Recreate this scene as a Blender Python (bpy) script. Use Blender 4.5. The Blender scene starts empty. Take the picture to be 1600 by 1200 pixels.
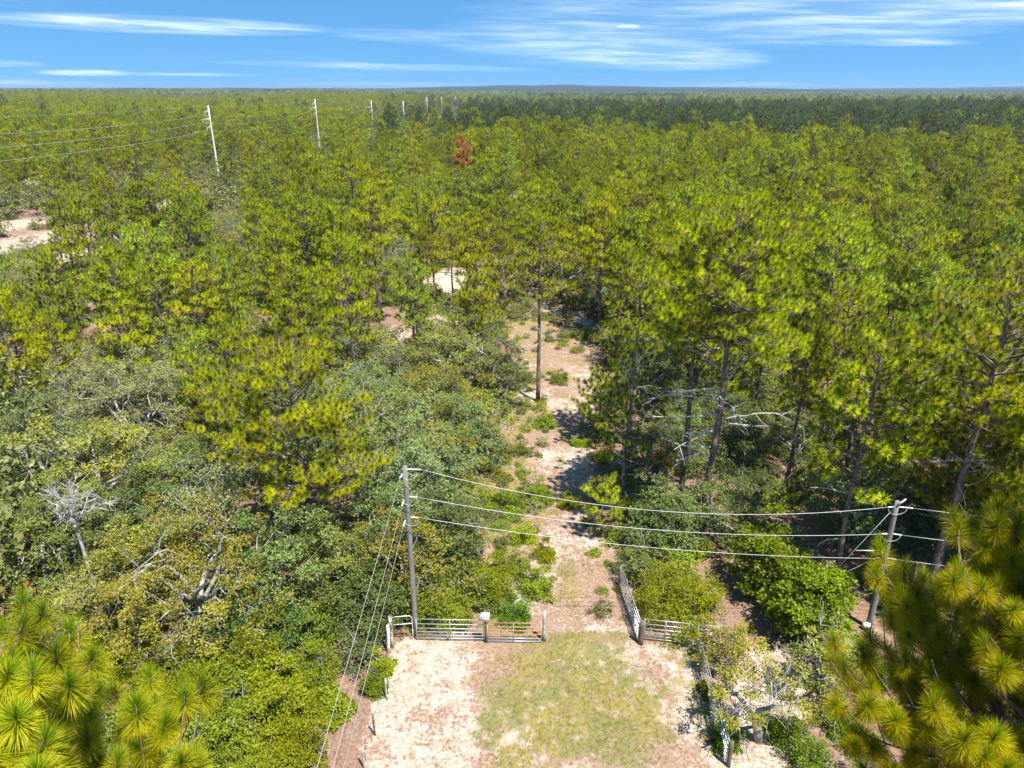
import bpy, math, random
import numpy as np
from mathutils import Vector, Matrix

# ------------------------------------------------------------------ camera, sky, sun, exposure
S = bpy.context.scene
COL = S.collection
FPX = 1100.0                      # focal length in pixels of a 1600 px wide frame
CAMH = 26.5
PITCH = math.atan(459 / FPX)
cam_d = bpy.data.cameras.new("camera")
cam = bpy.data.objects.new("camera", cam_d)
COL.objects.link(cam)
cam_d.sensor_width = 36.0
cam_d.lens = 36.0 * FPX / 1600
cam_d.clip_start = 0.1
cam_d.clip_end = 60000
cam.location = (0, 0, CAMH)
cam.rotation_euler = (math.pi / 2 - PITCH, 0, 0)
S.camera = cam

SUN_EL = math.radians(66)
SUN_AZ = math.radians(142)        # compass angle of the sun, clockwise from +Y (the view): right and behind
sun_dir = Vector((math.sin(SUN_AZ) * math.cos(SUN_EL), math.cos(SUN_AZ) * math.cos(SUN_EL), math.sin(SUN_EL)))
sd = bpy.data.lights.new("sun", 'SUN')
sd.energy = 4.9
sd.angle = math.radians(0.55)
sd.color = (1.0, 0.95, 0.87)
sun = bpy.data.objects.new("sun", sd)
sun.rotation_euler = sun_dir.to_track_quat('Z', 'Y').to_euler()
COL.objects.link(sun)

W = bpy.data.worlds.new("World")
S.world = W
W.use_nodes = True
wn, wl = W.node_tree.nodes, W.node_tree.links
wn.clear()
def N(nodes, t, **kw):
    n = nodes.new(t)
    for k, v in kw.items():
        if k.startswith('i_'):
            n.inputs[int(k[2:])].default_value = v
        else:
            setattr(n, k, v)
    return n
def math_node(nodes, links, op, a, b=None, c=None, clamp=False):
    n = nodes.new('ShaderNodeMath'); n.operation = op; n.use_clamp = clamp
    for i, v in enumerate((a, b, c)):
        if v is None: continue
        if isinstance(v, (int, float)): n.inputs[i].default_value = v
        else: links.new(v, n.inputs[i])
    return n.outputs[0]
sky = N(wn, 'ShaderNodeTexSky', sky_type='NISHITA', sun_disc=False, sun_elevation=SUN_EL,
        sun_rotation=SUN_AZ, altitude=0, air_density=1.0, dust_density=0.15, ozone_density=3.0)
gam = N(wn, 'ShaderNodeGamma'); gam.inputs[1].default_value = 1.0
hs = N(wn, 'ShaderNodeHueSaturation'); hs.inputs['Saturation'].default_value = 1.08
hs.inputs['Value'].default_value = 1.0
tc0 = N(wn, 'ShaderNodeTexCoord')
vadd = N(wn, 'ShaderNodeVectorMath', operation='ADD'); wl.new(tc0.outputs['Generated'], vadd.inputs[0]); vadd.inputs[1].default_value = (0, 0, .20)
vnorm = N(wn, 'ShaderNodeVectorMath', operation='NORMALIZE'); wl.new(vadd.outputs[0], vnorm.inputs[0]); wl.new(vnorm.outputs[0], sky.inputs[0])
tint = N(wn, 'ShaderNodeMix', data_type='RGBA', blend_type='MULTIPLY'); tint.inputs[0].default_value = 1.0
tint.inputs[7].default_value = (.70, 1.02, 1.13, 1)
wl.new(sky.outputs[0], gam.inputs[0]); wl.new(gam.outputs[0], tint.inputs[6]); wl.new(tint.outputs[2], hs.inputs['Color'])
tc = N(wn, 'ShaderNodeTexCoord')
sx = N(wn, 'ShaderNodeSeparateXYZ'); wl.new(tc.outputs['Generated'], sx.inputs[0])
M_ = lambda op, a, b=None, c=None, clamp=False: math_node(wn, wl, op, a, b, c, clamp)
az = M_('MULTIPLY', M_('ARCTAN2', sx.outputs[0], sx.outputs[1]), 57.2958)       # degrees right of the view
el = M_('MULTIPLY', M_('ARCSINE', sx.outputs[2]), 57.2958)                      # degrees above the horizon
def smooth(v, lo, hi):
    n = wn.new('ShaderNodeMapRange'); n.interpolation_type = 'SMOOTHERSTEP'
    wl.new(v, n.inputs[0]); n.inputs[1].default_value = lo; n.inputs[2].default_value = hi
    return n.outputs[0]
def streak(a0, e0, hw, hh, tilt, strength):
    """a cirrus streak: elongated falloff round azimuth a0, elevation e0 (degrees), tilted"""
    da = M_('SUBTRACT', az, a0); de = M_('SUBTRACT', el, e0)
    e2 = M_('SUBTRACT', de, M_('MULTIPLY', da, tilt))
    q = M_('ADD', M_('POWER', M_('ABSOLUTE', M_('DIVIDE', da, hw)), 2.0), M_('POWER', M_('ABSOLUTE', M_('DIVIDE', e2, hh)), 2.0))
    return M_('MULTIPLY', M_('MAXIMUM', M_('SUBTRACT', 1.0, q), 0.0), strength)
cv = N(wn, 'ShaderNodeCombineXYZ')
wl.new(M_('MULTIPLY', az, 0.065), cv.inputs[0]); wl.new(M_('MULTIPLY', M_('ADD', el, M_('MULTIPLY', az, 0.03)), 1.1), cv.inputs[1])
nz = N(wn, 'ShaderNodeTexNoise', noise_dimensions='3D'); wl.new(cv.outputs[0], nz.inputs['Vector'])
nz.inputs['Scale'].default_value = 2.3; nz.inputs['Detail'].default_value = 9; nz.inputs['Roughness'].default_value = 0.62
nz.inputs['Distortion'].default_value = 0.35
cv2 = N(wn, 'ShaderNodeCombineXYZ')
wl.new(M_('MULTIPLY', az, 0.045), cv2.inputs[0]); wl.new(M_('MULTIPLY', el, 0.22), cv2.inputs[1])
nz2 = N(wn, 'ShaderNodeTexNoise'); wl.new(cv2.outputs[0], nz2.inputs['Vector'])
nz2.inputs['Scale'].default_value = 1.5; nz2.inputs['Detail'].default_value = 6
fib = smooth(nz.outputs[0], 0.30, 0.80)
cloud = None
for s in [(-25.5, 5.0, 12.5, 0.75, -0.006, 1.6), (-1.0, 4.1, 15, 0.8, -0.05, 0.6), (10.5, 2.9, 10.0, 1.3, -0.045, 1.35),
          (6, 4.2, 13.0, 2.4, -0.03, 0.85), (27, 5.6, 16, 2.2, 0.05, 0.95), (36, 5.8, 9, 1.1, 0.13, 1.25),
          (28, 3.7, 5.5, 0.42, -0.05, 1.0), (9.0, 5.3, 1.3, 0.2, 0, 1.8), (5.2, 4.4, 1.3, 0.22, 0, 1.9), (2.4, 4.8, 1.2, 0.13, 0, 1.0),
          (-31.0, 1.3, 3.4, 0.28, 0, 1.6), (-24, 1.25, 6, 0.16, 0, 0.9), (-10, 2.0, 14, 0.35, -0.02, 0.6), (-37, 0.35, 9, 0.5, 0, 0.8),
          (-10, 0.5, 9, 0.25, 0, 0.5), (18, 0.5, 6, 0.25, 0, 0.6), (17, 6.8, 22, 1.3, 0.0, 0.75), (-37, 1.9, 4, 0.3, 0, 0.6)]:
    v = streak(s[0] * .93, s[1] * .80, s[2] * .93, s[3] * .8, s[4] * .86, s[5])
    cloud = v if cloud is None else M_('MAXIMUM', cloud, v)
amb = M_('MULTIPLY', smooth(nz2.outputs[0], 0.5, 0.85), 0.3)
dens = M_('MULTIPLY', M_('ADD', cloud, amb), M_('ADD', M_('MULTIPLY', fib, 0.85), 0.15), clamp=True)
dens = M_('MULTIPLY', dens, smooth(el, -0.2, 0.6))
mixc = N(wn, 'ShaderNodeMix', data_type='RGBA')
wl.new(M_('MULTIPLY', dens, 0.52), mixc.inputs[0]); wl.new(hs.outputs[0], mixc.inputs[6])
mixc.inputs[7].default_value = (9.3, 10.2, 11.2, 1)
bg = N(wn, 'ShaderNodeBackground'); bg.inputs[1].default_value = 0.083
wl.new(mixc.outputs[2], bg.inputs[0])
wo = N(wn, 'ShaderNodeOutputWorld'); wl.new(bg.outputs[0], wo.inputs[0])

S.view_settings.view_transform = 'Standard'
S.view_settings.look = 'None'
S.view_settings.exposure = 1.0
S.view_settings.gamma = 1.0
S.view_settings.use_curve_mapping = False
S.render.engine = 'CYCLES'
S.cycles.max_bounces = 6
S.cycles.diffuse_bounces = 3
S.cycles.transmission_bounces = 4
S.cycles.volume_bounces = 0
S.cycles.sample_clamp_indirect = 4

# ------------------------------------------------------------------ geometry of the view
CP, SP = math.cos(PITCH), math.sin(PITCH)
def P(px, py, h=0.0):
    """where the line of sight through a pixel of the photograph meets height h"""
    u = (600 - py); d = Vector((px - 800, FPX * CP + u * SP, -FPX * SP + u * CP))
    k = (h - CAMH) / d.z
    return d.x * k, d.y * k
def PX(x, y, z):
    dz = z - CAMH
    f = y * CP - dz * SP; u = y * SP + dz * CP
    return 800 + FPX * x / f, 600 - FPX * u / f
def G(x, y):
    """height of the land"""
    x = np.asarray(x, float); y = np.asarray(y, float)
    r = np.sqrt(x * x + y * y)
    def ss(a, lo, hi):
        t = np.clip((a - lo) / (hi - lo), 0, 1); return t * t * (3 - 2 * t)
    z = ss(r, 220, 900) * (2.2 * np.sin(x * .0051 + 1.3) * np.cos(y * .0043) + 1.2 * np.sin(x * .011 + y * .009))
    z = z + ss(-x, -100, 500) * (ss(y, 500, 1500) * (10.5 + 2.5 * np.sin(x * .0023) + 1.5 * np.sin(x * .007 + 1) + 2 * np.sin(x * .0135 + y * .004)))
    z = z + ss(x, -1200, -100) * ss(y, 4200, 6300) * (25 + 10 * np.sin(x * .0013 + 1.2) + 5 * np.sin(x * .0041) + 3 * np.sin(x * .013 + 2) - ss(x, 900, 2600) * 12)
    return z

rng = np.random.default_rng(7)

# value noise on the plane
_tab = np.random.default_rng(11).random((256, 256))
def vnoise(x, y, s, o=0):
    x = np.asarray(x, float) / s + 37.7 + o * 17.3; y = np.asarray(y, float) / s + 91.3 + o * 5.1
    xi = np.floor(x).astype(int); yi = np.floor(y).astype(int)
    fx = x - xi; fy = y - yi; fx = fx * fx * (3 - 2 * fx); fy = fy * fy * (3 - 2 * fy)
    a = _tab[xi % 256, yi % 256]; b = _tab[(xi + 1) % 256, yi % 256]
    c = _tab[xi % 256, (yi + 1) % 256]; d = _tab[(xi + 1) % 256, (yi + 1) % 256]
    return (a * (1 - fx) + b * fx) * (1 - fy) + (c * (1 - fx) + d * fx) * fy
def fbm(x, y, s, o=0, n=4):
    v = 0; w = 0
    for k in range(n):
        v = v + vnoise(x, y, s / 2 ** k, o + k) * .5 ** k; w += .5 ** k
    return v / w

# ------------------------------------------------------------------ mesh helpers
def mesh_np(name, V, F, mats, attr=None, smooth_=False, mat_idx=None):
    """triangle mesh from numpy arrays; attr (n,3) becomes the point colour 'tone'"""
    V = np.ascontiguousarray(V, dtype=np.float32); F = np.ascontiguousarray(F, dtype=np.int32)
    me = bpy.data.meshes.new(name)
    me.vertices.add(len(V)); me.vertices.foreach_set('co', V.ravel())
    k = F.shape[1]
    me.loops.add(F.size); me.loops.foreach_set('vertex_index', F.ravel())
    me.polygons.add(len(F)); me.polygons.foreach_set('loop_start', np.arange(0, F.size, k, dtype=np.int32))
    me.polygons.foreach_set('loop_total', np.full(len(F), k, dtype=np.int32))
    if smooth_ is not False:
        sm = np.ones(len(F), bool) if smooth_ is True else smooth_
        me.polygons.foreach_set('use_smooth', sm)
    if mat_idx is not None: me.polygons.foreach_set('material_index', np.asarray(mat_idx, dtype=np.int32))
    for m in (mats if isinstance(mats, (list, tuple)) else [mats]): me.materials.append(m)
    if attr is not None:
        a = me.color_attributes.new('tone', 'FLOAT_COLOR', 'POINT')
        c = np.ones((len(V), 4), np.float32); c[:, :3] = attr
        a.data.foreach_set('color', c.ravel())
    me.update(calc_edges=True)
    return me

class Geo:
    def __init__(s): s.V = []; s.F = []; s.n = 0; s.A = []
    def add(s, V, F, A=None):
        V = np.asarray(V, float); F = np.asarray(F, int)
        s.V.append(V); s.F.append(F + s.n); s.n += len(V)
        s.A.append(np.zeros((len(V), 3)) if A is None else A)
    def tube(s, pts, rad, sides=5, cap=True):
        pts = np.asarray(pts, float); n = len(pts)
        rad = np.broadcast_to(np.asarray(rad, float), (n,))
        t = np.gradient(pts, axis=0); t /= np.linalg.norm(t, axis=1)[:, None] + 1e-9
        ref = np.array([0, 0, 1.0]) if abs(t[:, 2]).mean() < .8 else np.array([1.0, 0, 0])
        u = np.cross(t, ref); u /= np.linalg.norm(u, axis=1)[:, None] + 1e-9
        v = np.cross(t, u)
        a = np.arange(sides) * 2 * np.pi / sides
        ring = pts[:, None, :] + rad[:, None, None] * (np.cos(a)[None, :, None] * u[:, None, :] + np.sin(a)[None, :, None] * v[:, None, :])
        V = ring.reshape(-1, 3)
        i = np.arange(n - 1)[:, None] * sides; j = np.arange(sides)[None, :]; j2 = (j + 1) % sides
        q = np.stack([i + j, i + j2, i + sides + j2, i + sides + j], -1).reshape(-1, 4)
        F = np.concatenate([q[:, [0, 1, 2]], q[:, [0, 2, 3]]])
        if cap:
            V = np.concatenate([V, pts[[0, -1]]]); c0, c1 = n * sides, n * sides + 1
            jj = np.arange(sides); j3 = (jj + 1) % sides
            F = np.concatenate([F, np.stack([jj, np.full(sides, c0), j3], -1),
                                np.stack([(n - 1) * sides + jj, (n - 1) * sides + j3, np.full(sides, c1)], -1)])
        s.add(V, F)
    def box(s, c, size, yaw=0.0):
        c = np.asarray(c, float); h = np.asarray(size, float) / 2
        V = np.array([[x, y, z] for x in (-1, 1) for y in (-1, 1) for z in (-1, 1)]) * h
        R = np.array([[math.cos(yaw), -math.sin(yaw), 0], [math.sin(yaw), math.cos(yaw), 0], [0, 0, 1]])
        Q = [(0, 1, 3, 2), (4, 6, 7, 5), (0, 4, 5, 1), (2, 3, 7, 6), (0, 2, 6, 4), (1, 5, 7, 3)]
        s.add(V @ R.T + c, [t for q in Q for t in ((q[0], q[1], q[2]), (q[0], q[2], q[3]))])
    def arrays(s):
        if not s.V: return np.zeros((0, 3)), np.zeros((0, 3), int), np.zeros((0, 3))
        return np.concatenate(s.V), np.concatenate(s.F), np.concatenate(s.A)
    def mesh(s, name, mat, smooth_=True):
        V, F, A = s.arrays()
        return mesh_np(name, V, F, mat, A, smooth_)

# ------------------------------------------------------------------ object helpers
def link(o, parent=None):
    COL.objects.link(o)
    if parent is not None: o.parent = parent
    return o
def tag(o, label=None, cat=None, group=None, kind=None):
    if label: o['label'] = label
    if cat: o['category'] = cat
    if group: o['group'] = group
    if kind: o['kind'] = kind
    return o
def thing(name, label, cat, loc=(0, 0, 0), rz=0.0, group=None, scale=1.0):
    o = bpy.data.objects.new(name, None)
    o.empty_display_size = .3
    o.location = loc; o.rotation_euler = (0, 0, rz)
    o.scale = (scale,) * 3 if isinstance(scale, (int, float)) else scale
    link(o); return tag(o, label, cat, group)
def part(name, me, parent=None, color=None):
    o = bpy.data.objects.new(name, me)
    if color is not None: o.color = (*color, 1)
    return link(o, parent)

# ------------------------------------------------------------------ materials
def new_mat(name):
    m = bpy.data.materials.new(name); m.use_nodes = True
    m.node_tree.nodes.clear()
    return m, m.node_tree.nodes, m.node_tree.links
def mixrgb(n, l, f, a, b, mode='MIX'):
    x = n.new('ShaderNodeMix'); x.data_type = 'RGBA'; x.blend_type = mode
    for idx, v in ((0, f), (6, a), (7, b)):
        if isinstance(v, (int, float)): x.inputs[idx].default_value = v
        elif isinstance(v, tuple): x.inputs[idx].default_value = (*v, 1)
        else: l.new(v, x.inputs[idx])
    return x.outputs[2]
def mrange(n, l, v, a, b, c=0., d=1.):
    x = n.new('ShaderNodeMapRange'); l.new(v, x.inputs[0])
    for i, q in enumerate((a, b, c, d)): x.inputs[i + 1].default_value = q
    return x.outputs[0]
def noise(n, l, vec, scale, detail=4, rough=.55):
    x = n.new('ShaderNodeTexNoise'); x.inputs['Scale'].default_value = scale
    x.inputs['Detail'].default_value = detail; x.inputs['Roughness'].default_value = rough
    if vec is not None: l.new(vec, x.inputs['Vector'])
    return x.outputs[0]

def foliage_mat(name, young, old, tip, transl=.32, var=.35, spec=.25, brown=None):
    """leaf or needle: the point colour 'tone' carries (along leaf, random per clump, age)"""
    m, n, l = new_mat(name)
    at = N(n, 'ShaderNodeAttribute', attribute_name='tone')
    sep = N(n, 'ShaderNodeSeparateColor'); l.new(at.outputs['Color'], sep.inputs[0])
    oi = n.new('ShaderNodeObjectInfo')
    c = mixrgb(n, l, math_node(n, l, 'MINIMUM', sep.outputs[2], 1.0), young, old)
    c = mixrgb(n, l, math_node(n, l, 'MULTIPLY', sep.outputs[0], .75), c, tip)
    if brown is not None:
        c = mixrgb(n, l, mrange(n, l, sep.outputs[1], .955, .965), c, brown)
    c = mixrgb(n, l, mrange(n, l, sep.outputs[2], 1.1, 1.2), c, (.40, .19, .04))
    # clump to clump and tree to tree differences
    pn = noise(n, l, oi.outputs['Location'], .021, 2)
    warm = mrange(n, l, pn, .35, .68)
    c = mixrgb(n, l, math_node(n, l, 'MULTIPLY', warm, .25), c, mixrgb(n, l, 1.0, c, (1.25, 1.0, .55), 'MULTIPLY'))
    hsv = n.new('ShaderNodeHueSaturation')
    l.new(c, hsv.inputs['Color'])
    l.new(mrange(n, l, oi.outputs['Random'], 0, 1, .474, .518), hsv.inputs['Hue'])
    l.new(mrange(n, l, oi.outputs['Random'], 0, 1, 1.1, .96), hsv.inputs['Saturation'])
    v1 = mrange(n, l, sep.outputs[1], 0, 1, 1 - var, 1 + var)
    geo = n.new('ShaderNodeNewGeometry')
    rr = mrange(n, l, math_node(n, l, 'FRACT', math_node(n, l, 'MULTIPLY', oi.outputs['Random'], 7.77)), 0, 1, .72, 1.25)
    l.new(math_node(n, l, 'MULTIPLY', v1, rr), hsv.inputs['Value'])
    c = mixrgb(n, l, 1.0, hsv.outputs[0], oi.outputs['Color'], 'MULTIPLY')
    bs = n.new('ShaderNodeBsdfPrincipled'); l.new(c, bs.inputs['Base Color'])
    bs.inputs['Roughness'].default_value = .5
    bs.inputs['Specular IOR Level'].default_value = spec
    tr = n.new('ShaderNodeBsdfTranslucent')
    l.new(mixrgb(n, l, 1.0, c, (1.15, 1.2, .6), 'MULTIPLY'), tr.inputs[0])
    mx = n.new('ShaderNodeMixShader'); mx.inputs[0].default_value = transl
    l.new(bs.outputs[0], mx.inputs[1]); l.new(tr.outputs[0], mx.inputs[2])
    o = n.new('ShaderNodeOutputMaterial'); l.new(mx.outputs[0], o.inputs[0])
    return m

def bark_mat(name, dark, light, patch, scale=6., patch_amt=.5, stretch=.25):
    m, n, l = new_mat(name)
    tcn = n.new('ShaderNodeTexCoord')
    mp = n.new('ShaderNodeMapping'); mp.inputs['Scale'].default_value = (1, 1, stretch)
    l.new(tcn.outputs['Object'], mp.inputs[0])
    a = noise(n, l, mp.outputs[0], scale * 2, 5, .7)
    b = noise(n, l, tcn.outputs['Object'], scale * .35, 3)
    c = mixrgb(n, l, mrange(n, l, a, .35, .65), dark, light)
    c = mixrgb(n, l, mrange(n, l, b, .62 - patch_amt * .25, .72 - patch_amt * .2), c, patch)
    bs = n.new('ShaderNodeBsdfPrincipled'); l.new(c, bs.inputs['Base Color'])
    bs.inputs['Roughness'].default_value = .9; bs.inputs['Specular IOR Level'].default_value = .15
    bp = n.new('ShaderNodeBump'); bp.inputs['Strength'].default_value = .7; bp.inputs['Distance'].default_value = .03
    l.new(a, bp.inputs['Height']); l.new(bp.outputs[0], bs.inputs['Normal'])
    o = n.new('ShaderNodeOutputMaterial'); l.new(bs.outputs[0], o.inputs[0])
    return m

def plain_mat(name, col, col2=None, rough=.5, metal=0., nscale=8., lo=.4, hi=.65, bump=.1):
    m, n, l = new_mat(name)
    tcn = n.new('ShaderNodeTexCoord')
    a = noise(n, l, tcn.outputs['Object'], nscale, 5, .65)
    c = mixrgb(n, l, mrange(n, l, a, lo, hi), col, col2 or tuple(v * .7 for v in col))
    bs = n.new('ShaderNodeBsdfPrincipled'); l.new(c, bs.inputs['Base Color'])
    bs.inputs['Roughness'].default_value = rough; bs.inputs['Metallic'].default_value = metal
    bp = n.new('ShaderNodeBump'); bp.inputs['Strength'].default_value = bump; bp.inputs['Distance'].default_value = .01
    l.new(a, bp.inputs['Height']); l.new(bp.outputs[0], bs.inputs['Normal'])
    o = n.new('ShaderNodeOutputMaterial'); l.new(bs.outputs[0], o.inputs[0])
    return m

M = {}
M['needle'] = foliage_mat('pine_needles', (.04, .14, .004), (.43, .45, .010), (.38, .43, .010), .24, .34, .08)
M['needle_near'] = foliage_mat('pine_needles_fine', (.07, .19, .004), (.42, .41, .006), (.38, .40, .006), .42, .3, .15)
M['oak'] = foliage_mat('oak_leaves', (.13, .165, .048), (.225, .25, .088), (.20, .225, .07), .25, .42, .3, brown=(.2, .16, .05))
M['bush'] = foliage_mat('shrub_leaves', (.12, .19, .012), (.27, .31, .02), (.24, .30, .02), .32, .35, .3)
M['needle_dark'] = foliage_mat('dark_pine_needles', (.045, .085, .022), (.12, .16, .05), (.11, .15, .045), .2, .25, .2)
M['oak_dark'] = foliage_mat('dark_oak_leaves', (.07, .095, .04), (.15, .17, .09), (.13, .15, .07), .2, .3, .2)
M['far_light'] = foliage_mat('far_light_crowns', (.15, .19, .07), (.24, .26, .11), (.2, .23, .09), .2, .35, .2)
M['far_dark'] = foliage_mat('far_dark_crowns', (.05, .075, .05), (.10, .13, .09), (.09, .12, .08), .2, .3, .2)
M['dead'] = foliage_mat('dead_needles', (.38, .13, .05), (.46, .21, .10), (.46, .22, .10), .2, .4, .1)
M['pinebark'] = bark_mat('pine_bark', (.06, .042, .034), (.24, .18, .15), (.30, .23, .19), 5, .5)
M['oakbark'] = bark_mat('oak_bark', (.10, .085, .075), (.26, .24, .21), (.42, .41, .37), 5, .8)
M['deadwood'] = bark_mat('dead_wood', (.26, .23, .20), (.46, .43, .39), (.54, .52, .48), 4, .6)
M['pole_wood'] = bark_mat('weathered_pole_wood', (.15, .14, .12), (.29, .275, .245), (.20, .21, .18), 9, .4, .06)
M['post_wood'] = bark_mat('grey_post_wood', (.25, .22, .19), (.5, .46, .4), (.6, .56, .5), 9, .5, .1)
M['dark_wood'] = bark_mat('dark_post_wood', (.09, .065, .05), (.2, .16, .12), (.14, .15, .08), 9, .5, .1)
M['galv'] = plain_mat('galvanised_steel', (.62, .63, .65), (.46, .47, .49), .42, .55, 14)
M['rust'] = plain_mat('rusty_steel', (.42, .17, .07), (.52, .30, .20), .8, .1, 12)
M['darksteel'] = plain_mat('dark_steel', (.08, .08, .08), (.16, .13, .11), .6, .5, 10)
M['white'] = plain_mat('white_paint', (.8, .8, .8), (.68, .69, .7), .4, 0, 5)
M['concrete'] = plain_mat('pale_pole_steel', (.74, .75, .77), (.64, .66, .68), .6, 0, .6)
M['ceramic'] = plain_mat('pale_insulator', (.7, .72, .76), (.55, .57, .62), .3, 0, 10)
M['wire'] = plain_mat('aluminium_wire', (.50, .50, .50), (.42, .42, .43), .45, .25, 3)

# ------------------------------------------------------------------ tuft and leaf templates
def rot_to(dirs, spin):
    """(n,3,3) matrices taking +z to dirs, with a spin about it"""
    d = dirs / (np.linalg.norm(dirs, axis=1)[:, None] + 1e-9)
    ref = np.where(np.abs(d[:, 2:3]) < .95, np.array([[0, 0, 1.0]]), np.array([[1.0, 0, 0]]))
    u = np.cross(ref, d); u /= np.linalg.norm(u, axis=1)[:, None] + 1e-9
    v = np.cross(d, u)
    c, s = np.cos(spin)[:, None], np.sin(spin)[:, None]
    return np.stack([u * c + v * s, -u * s + v * c, d], -1)

def tuft_template(r, n, L, w, spread=1.9, segs=1, stem=.16):
    """a burst of needles round +z; returns V, F, A (along, 0, age)"""
    i = np.arange(n) + .5
    th = spread * np.sqrt(i / n) * (.9 + .2 * r.random(n)); ph = i * 2.39996 + r.random(n) * .6
    d = np.stack([np.sin(th) * np.cos(ph), np.sin(th) * np.sin(ph), np.cos(th)], -1)
    base = np.zeros((n, 3)); base[:, 2] = -stem * (th / spread) ** 1.2
    ln = L * (.8 + .35 * r.random(n)) * (1 - .12 * (th / spread))
    side = np.cross(d, np.array([0, 0, 1.0]) + r.normal(size=(n, 3)) * .35); side /= np.linalg.norm(side, axis=1)[:, None]
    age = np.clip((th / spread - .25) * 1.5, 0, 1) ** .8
    if segs == 1:
        V = np.stack([base - side * w / 2 + d * L * .08, base + side * w / 2 + d * L * .08, base + d * ln[:, None]], 1).reshape(-1, 3)
        F = np.arange(3 * n).reshape(-1, 3)
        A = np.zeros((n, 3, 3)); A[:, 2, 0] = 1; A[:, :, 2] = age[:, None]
    else:
        age = np.where(r.random(n) < .035, 1.4, age)
        mid = base + d * ln[:, None] * .55; tip = base + d * ln[:, None]; tip[:, 2] -= .10 * L * np.sin(th) + .0
        V = np.stack([base - side * w * .3, base + side * w * .3, mid + side * w / 2, mid - side * w / 2, tip], 1).reshape(-1, 3)
        k = np.arange(n)[:, None] * 5
        F = np.concatenate([k + [0, 1, 2], k + [0, 2, 3], k + [3, 2, 4]])
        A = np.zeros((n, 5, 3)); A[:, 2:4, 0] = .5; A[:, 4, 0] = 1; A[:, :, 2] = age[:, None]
    return V, F, A.reshape(-1, 3)

def scatter(templates, pos, dirs, scale, r, geo, rnd=None):
    """copies of the templates at pos, aimed along dirs"""
    n = len(pos)
    if not n: return
    which = r.integers(0, len(templates), n); R = rot_to(dirs, r.random(n) * 6.283)
    rnd = r.random(n) if rnd is None else rnd
    for t, (V, F, A) in enumerate(templates):
        s = np.nonzero(which == t)[0]
        if not len(s): continue
        VV = np.einsum('nij,vj->nvi', R[s], V) * scale[s][:, None, None] + pos[s][:, None, :]
        FF = F[None] + (np.arange(len(s)) * len(V))[:, None, None]
        AA = np.broadcast_to(A[None], (len(s), *A.shape)).copy(); AA[:, :, 1] = rnd[s][:, None]
        geo.add(VV.reshape(-1, 3), FF.reshape(-1, 3), AA.reshape(-1, 3))

tr_ = np.random.default_rng(3)
TUFT_NEAR = [tuft_template(tr_, 460, .29, .0062, 1.9, 2, .26) for _ in range(4)]
TUFT_HI = [tuft_template(tr_, 120, .30, .025, 2.05, 1, .12) for _ in range(4)]
TUFT_MID = [tuft_template(tr_, 66, .31, .042, 2.05, 1, .12) for _ in range(4)]
TUFT_LOW = [tuft_template(tr_, 14, .40, .13, 1.6) for _ in range(4)]

def leaf_template(w, l, n=1, r=tr_, cup=.2):
    """n leaves, each a bent rhombus of two triangles, fanned"""
    V = []; F = []; A = []
    for k in range(n):
        a = k * 2.4 + r.random(); e = .5 + .9 * r.random()
        d = np.array([math.sin(e) * math.cos(a), math.sin(e) * math.sin(a), math.cos(e)])
        s = np.cross(d, [0, 0, 1.0]); s /= np.linalg.norm(s) + 1e-9
        up = np.cross(s, d); b = d * l * .15
        V += [b, b + d * l * .5 + s * w / 2 + up * w * cup, b + d * l, b + d * l * .5 - s * w / 2 + up * w * cup]
        o = 4 * k; F += [(o, o + 1, o + 2), (o, o + 2, o + 3)]
        A += [(0, 0, r.random())] * 2 + [(1, 0, r.random())] * 2
    return np.array(V), np.array(F), np.array(A)
LEAF = [leaf_template(.075, .15, 3) for _ in range(6)]
LEAF_FINE = [leaf_template(.05, .13, 3) for _ in range(6)]
LEAF_BIG = [leaf_template(.12, .20, 3) for _ in range(6)]
LEAF_FAR = [leaf_template(.30, .50, 2) for _ in range(6)]

def wander(r, p0, d0, L, n, bend=.2, lift=0.):
    pts = [np.array(p0, float)]; d = np.array(d0, float); d /= np.linalg.norm(d)
    for k in range(n):
        d = d + r.normal(size=3) * bend + np.array([0, 0, lift]); d /= np.linalg.norm(d)
        pts.append(pts[-1] + d * L / n)
    return np.array(pts), d

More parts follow.
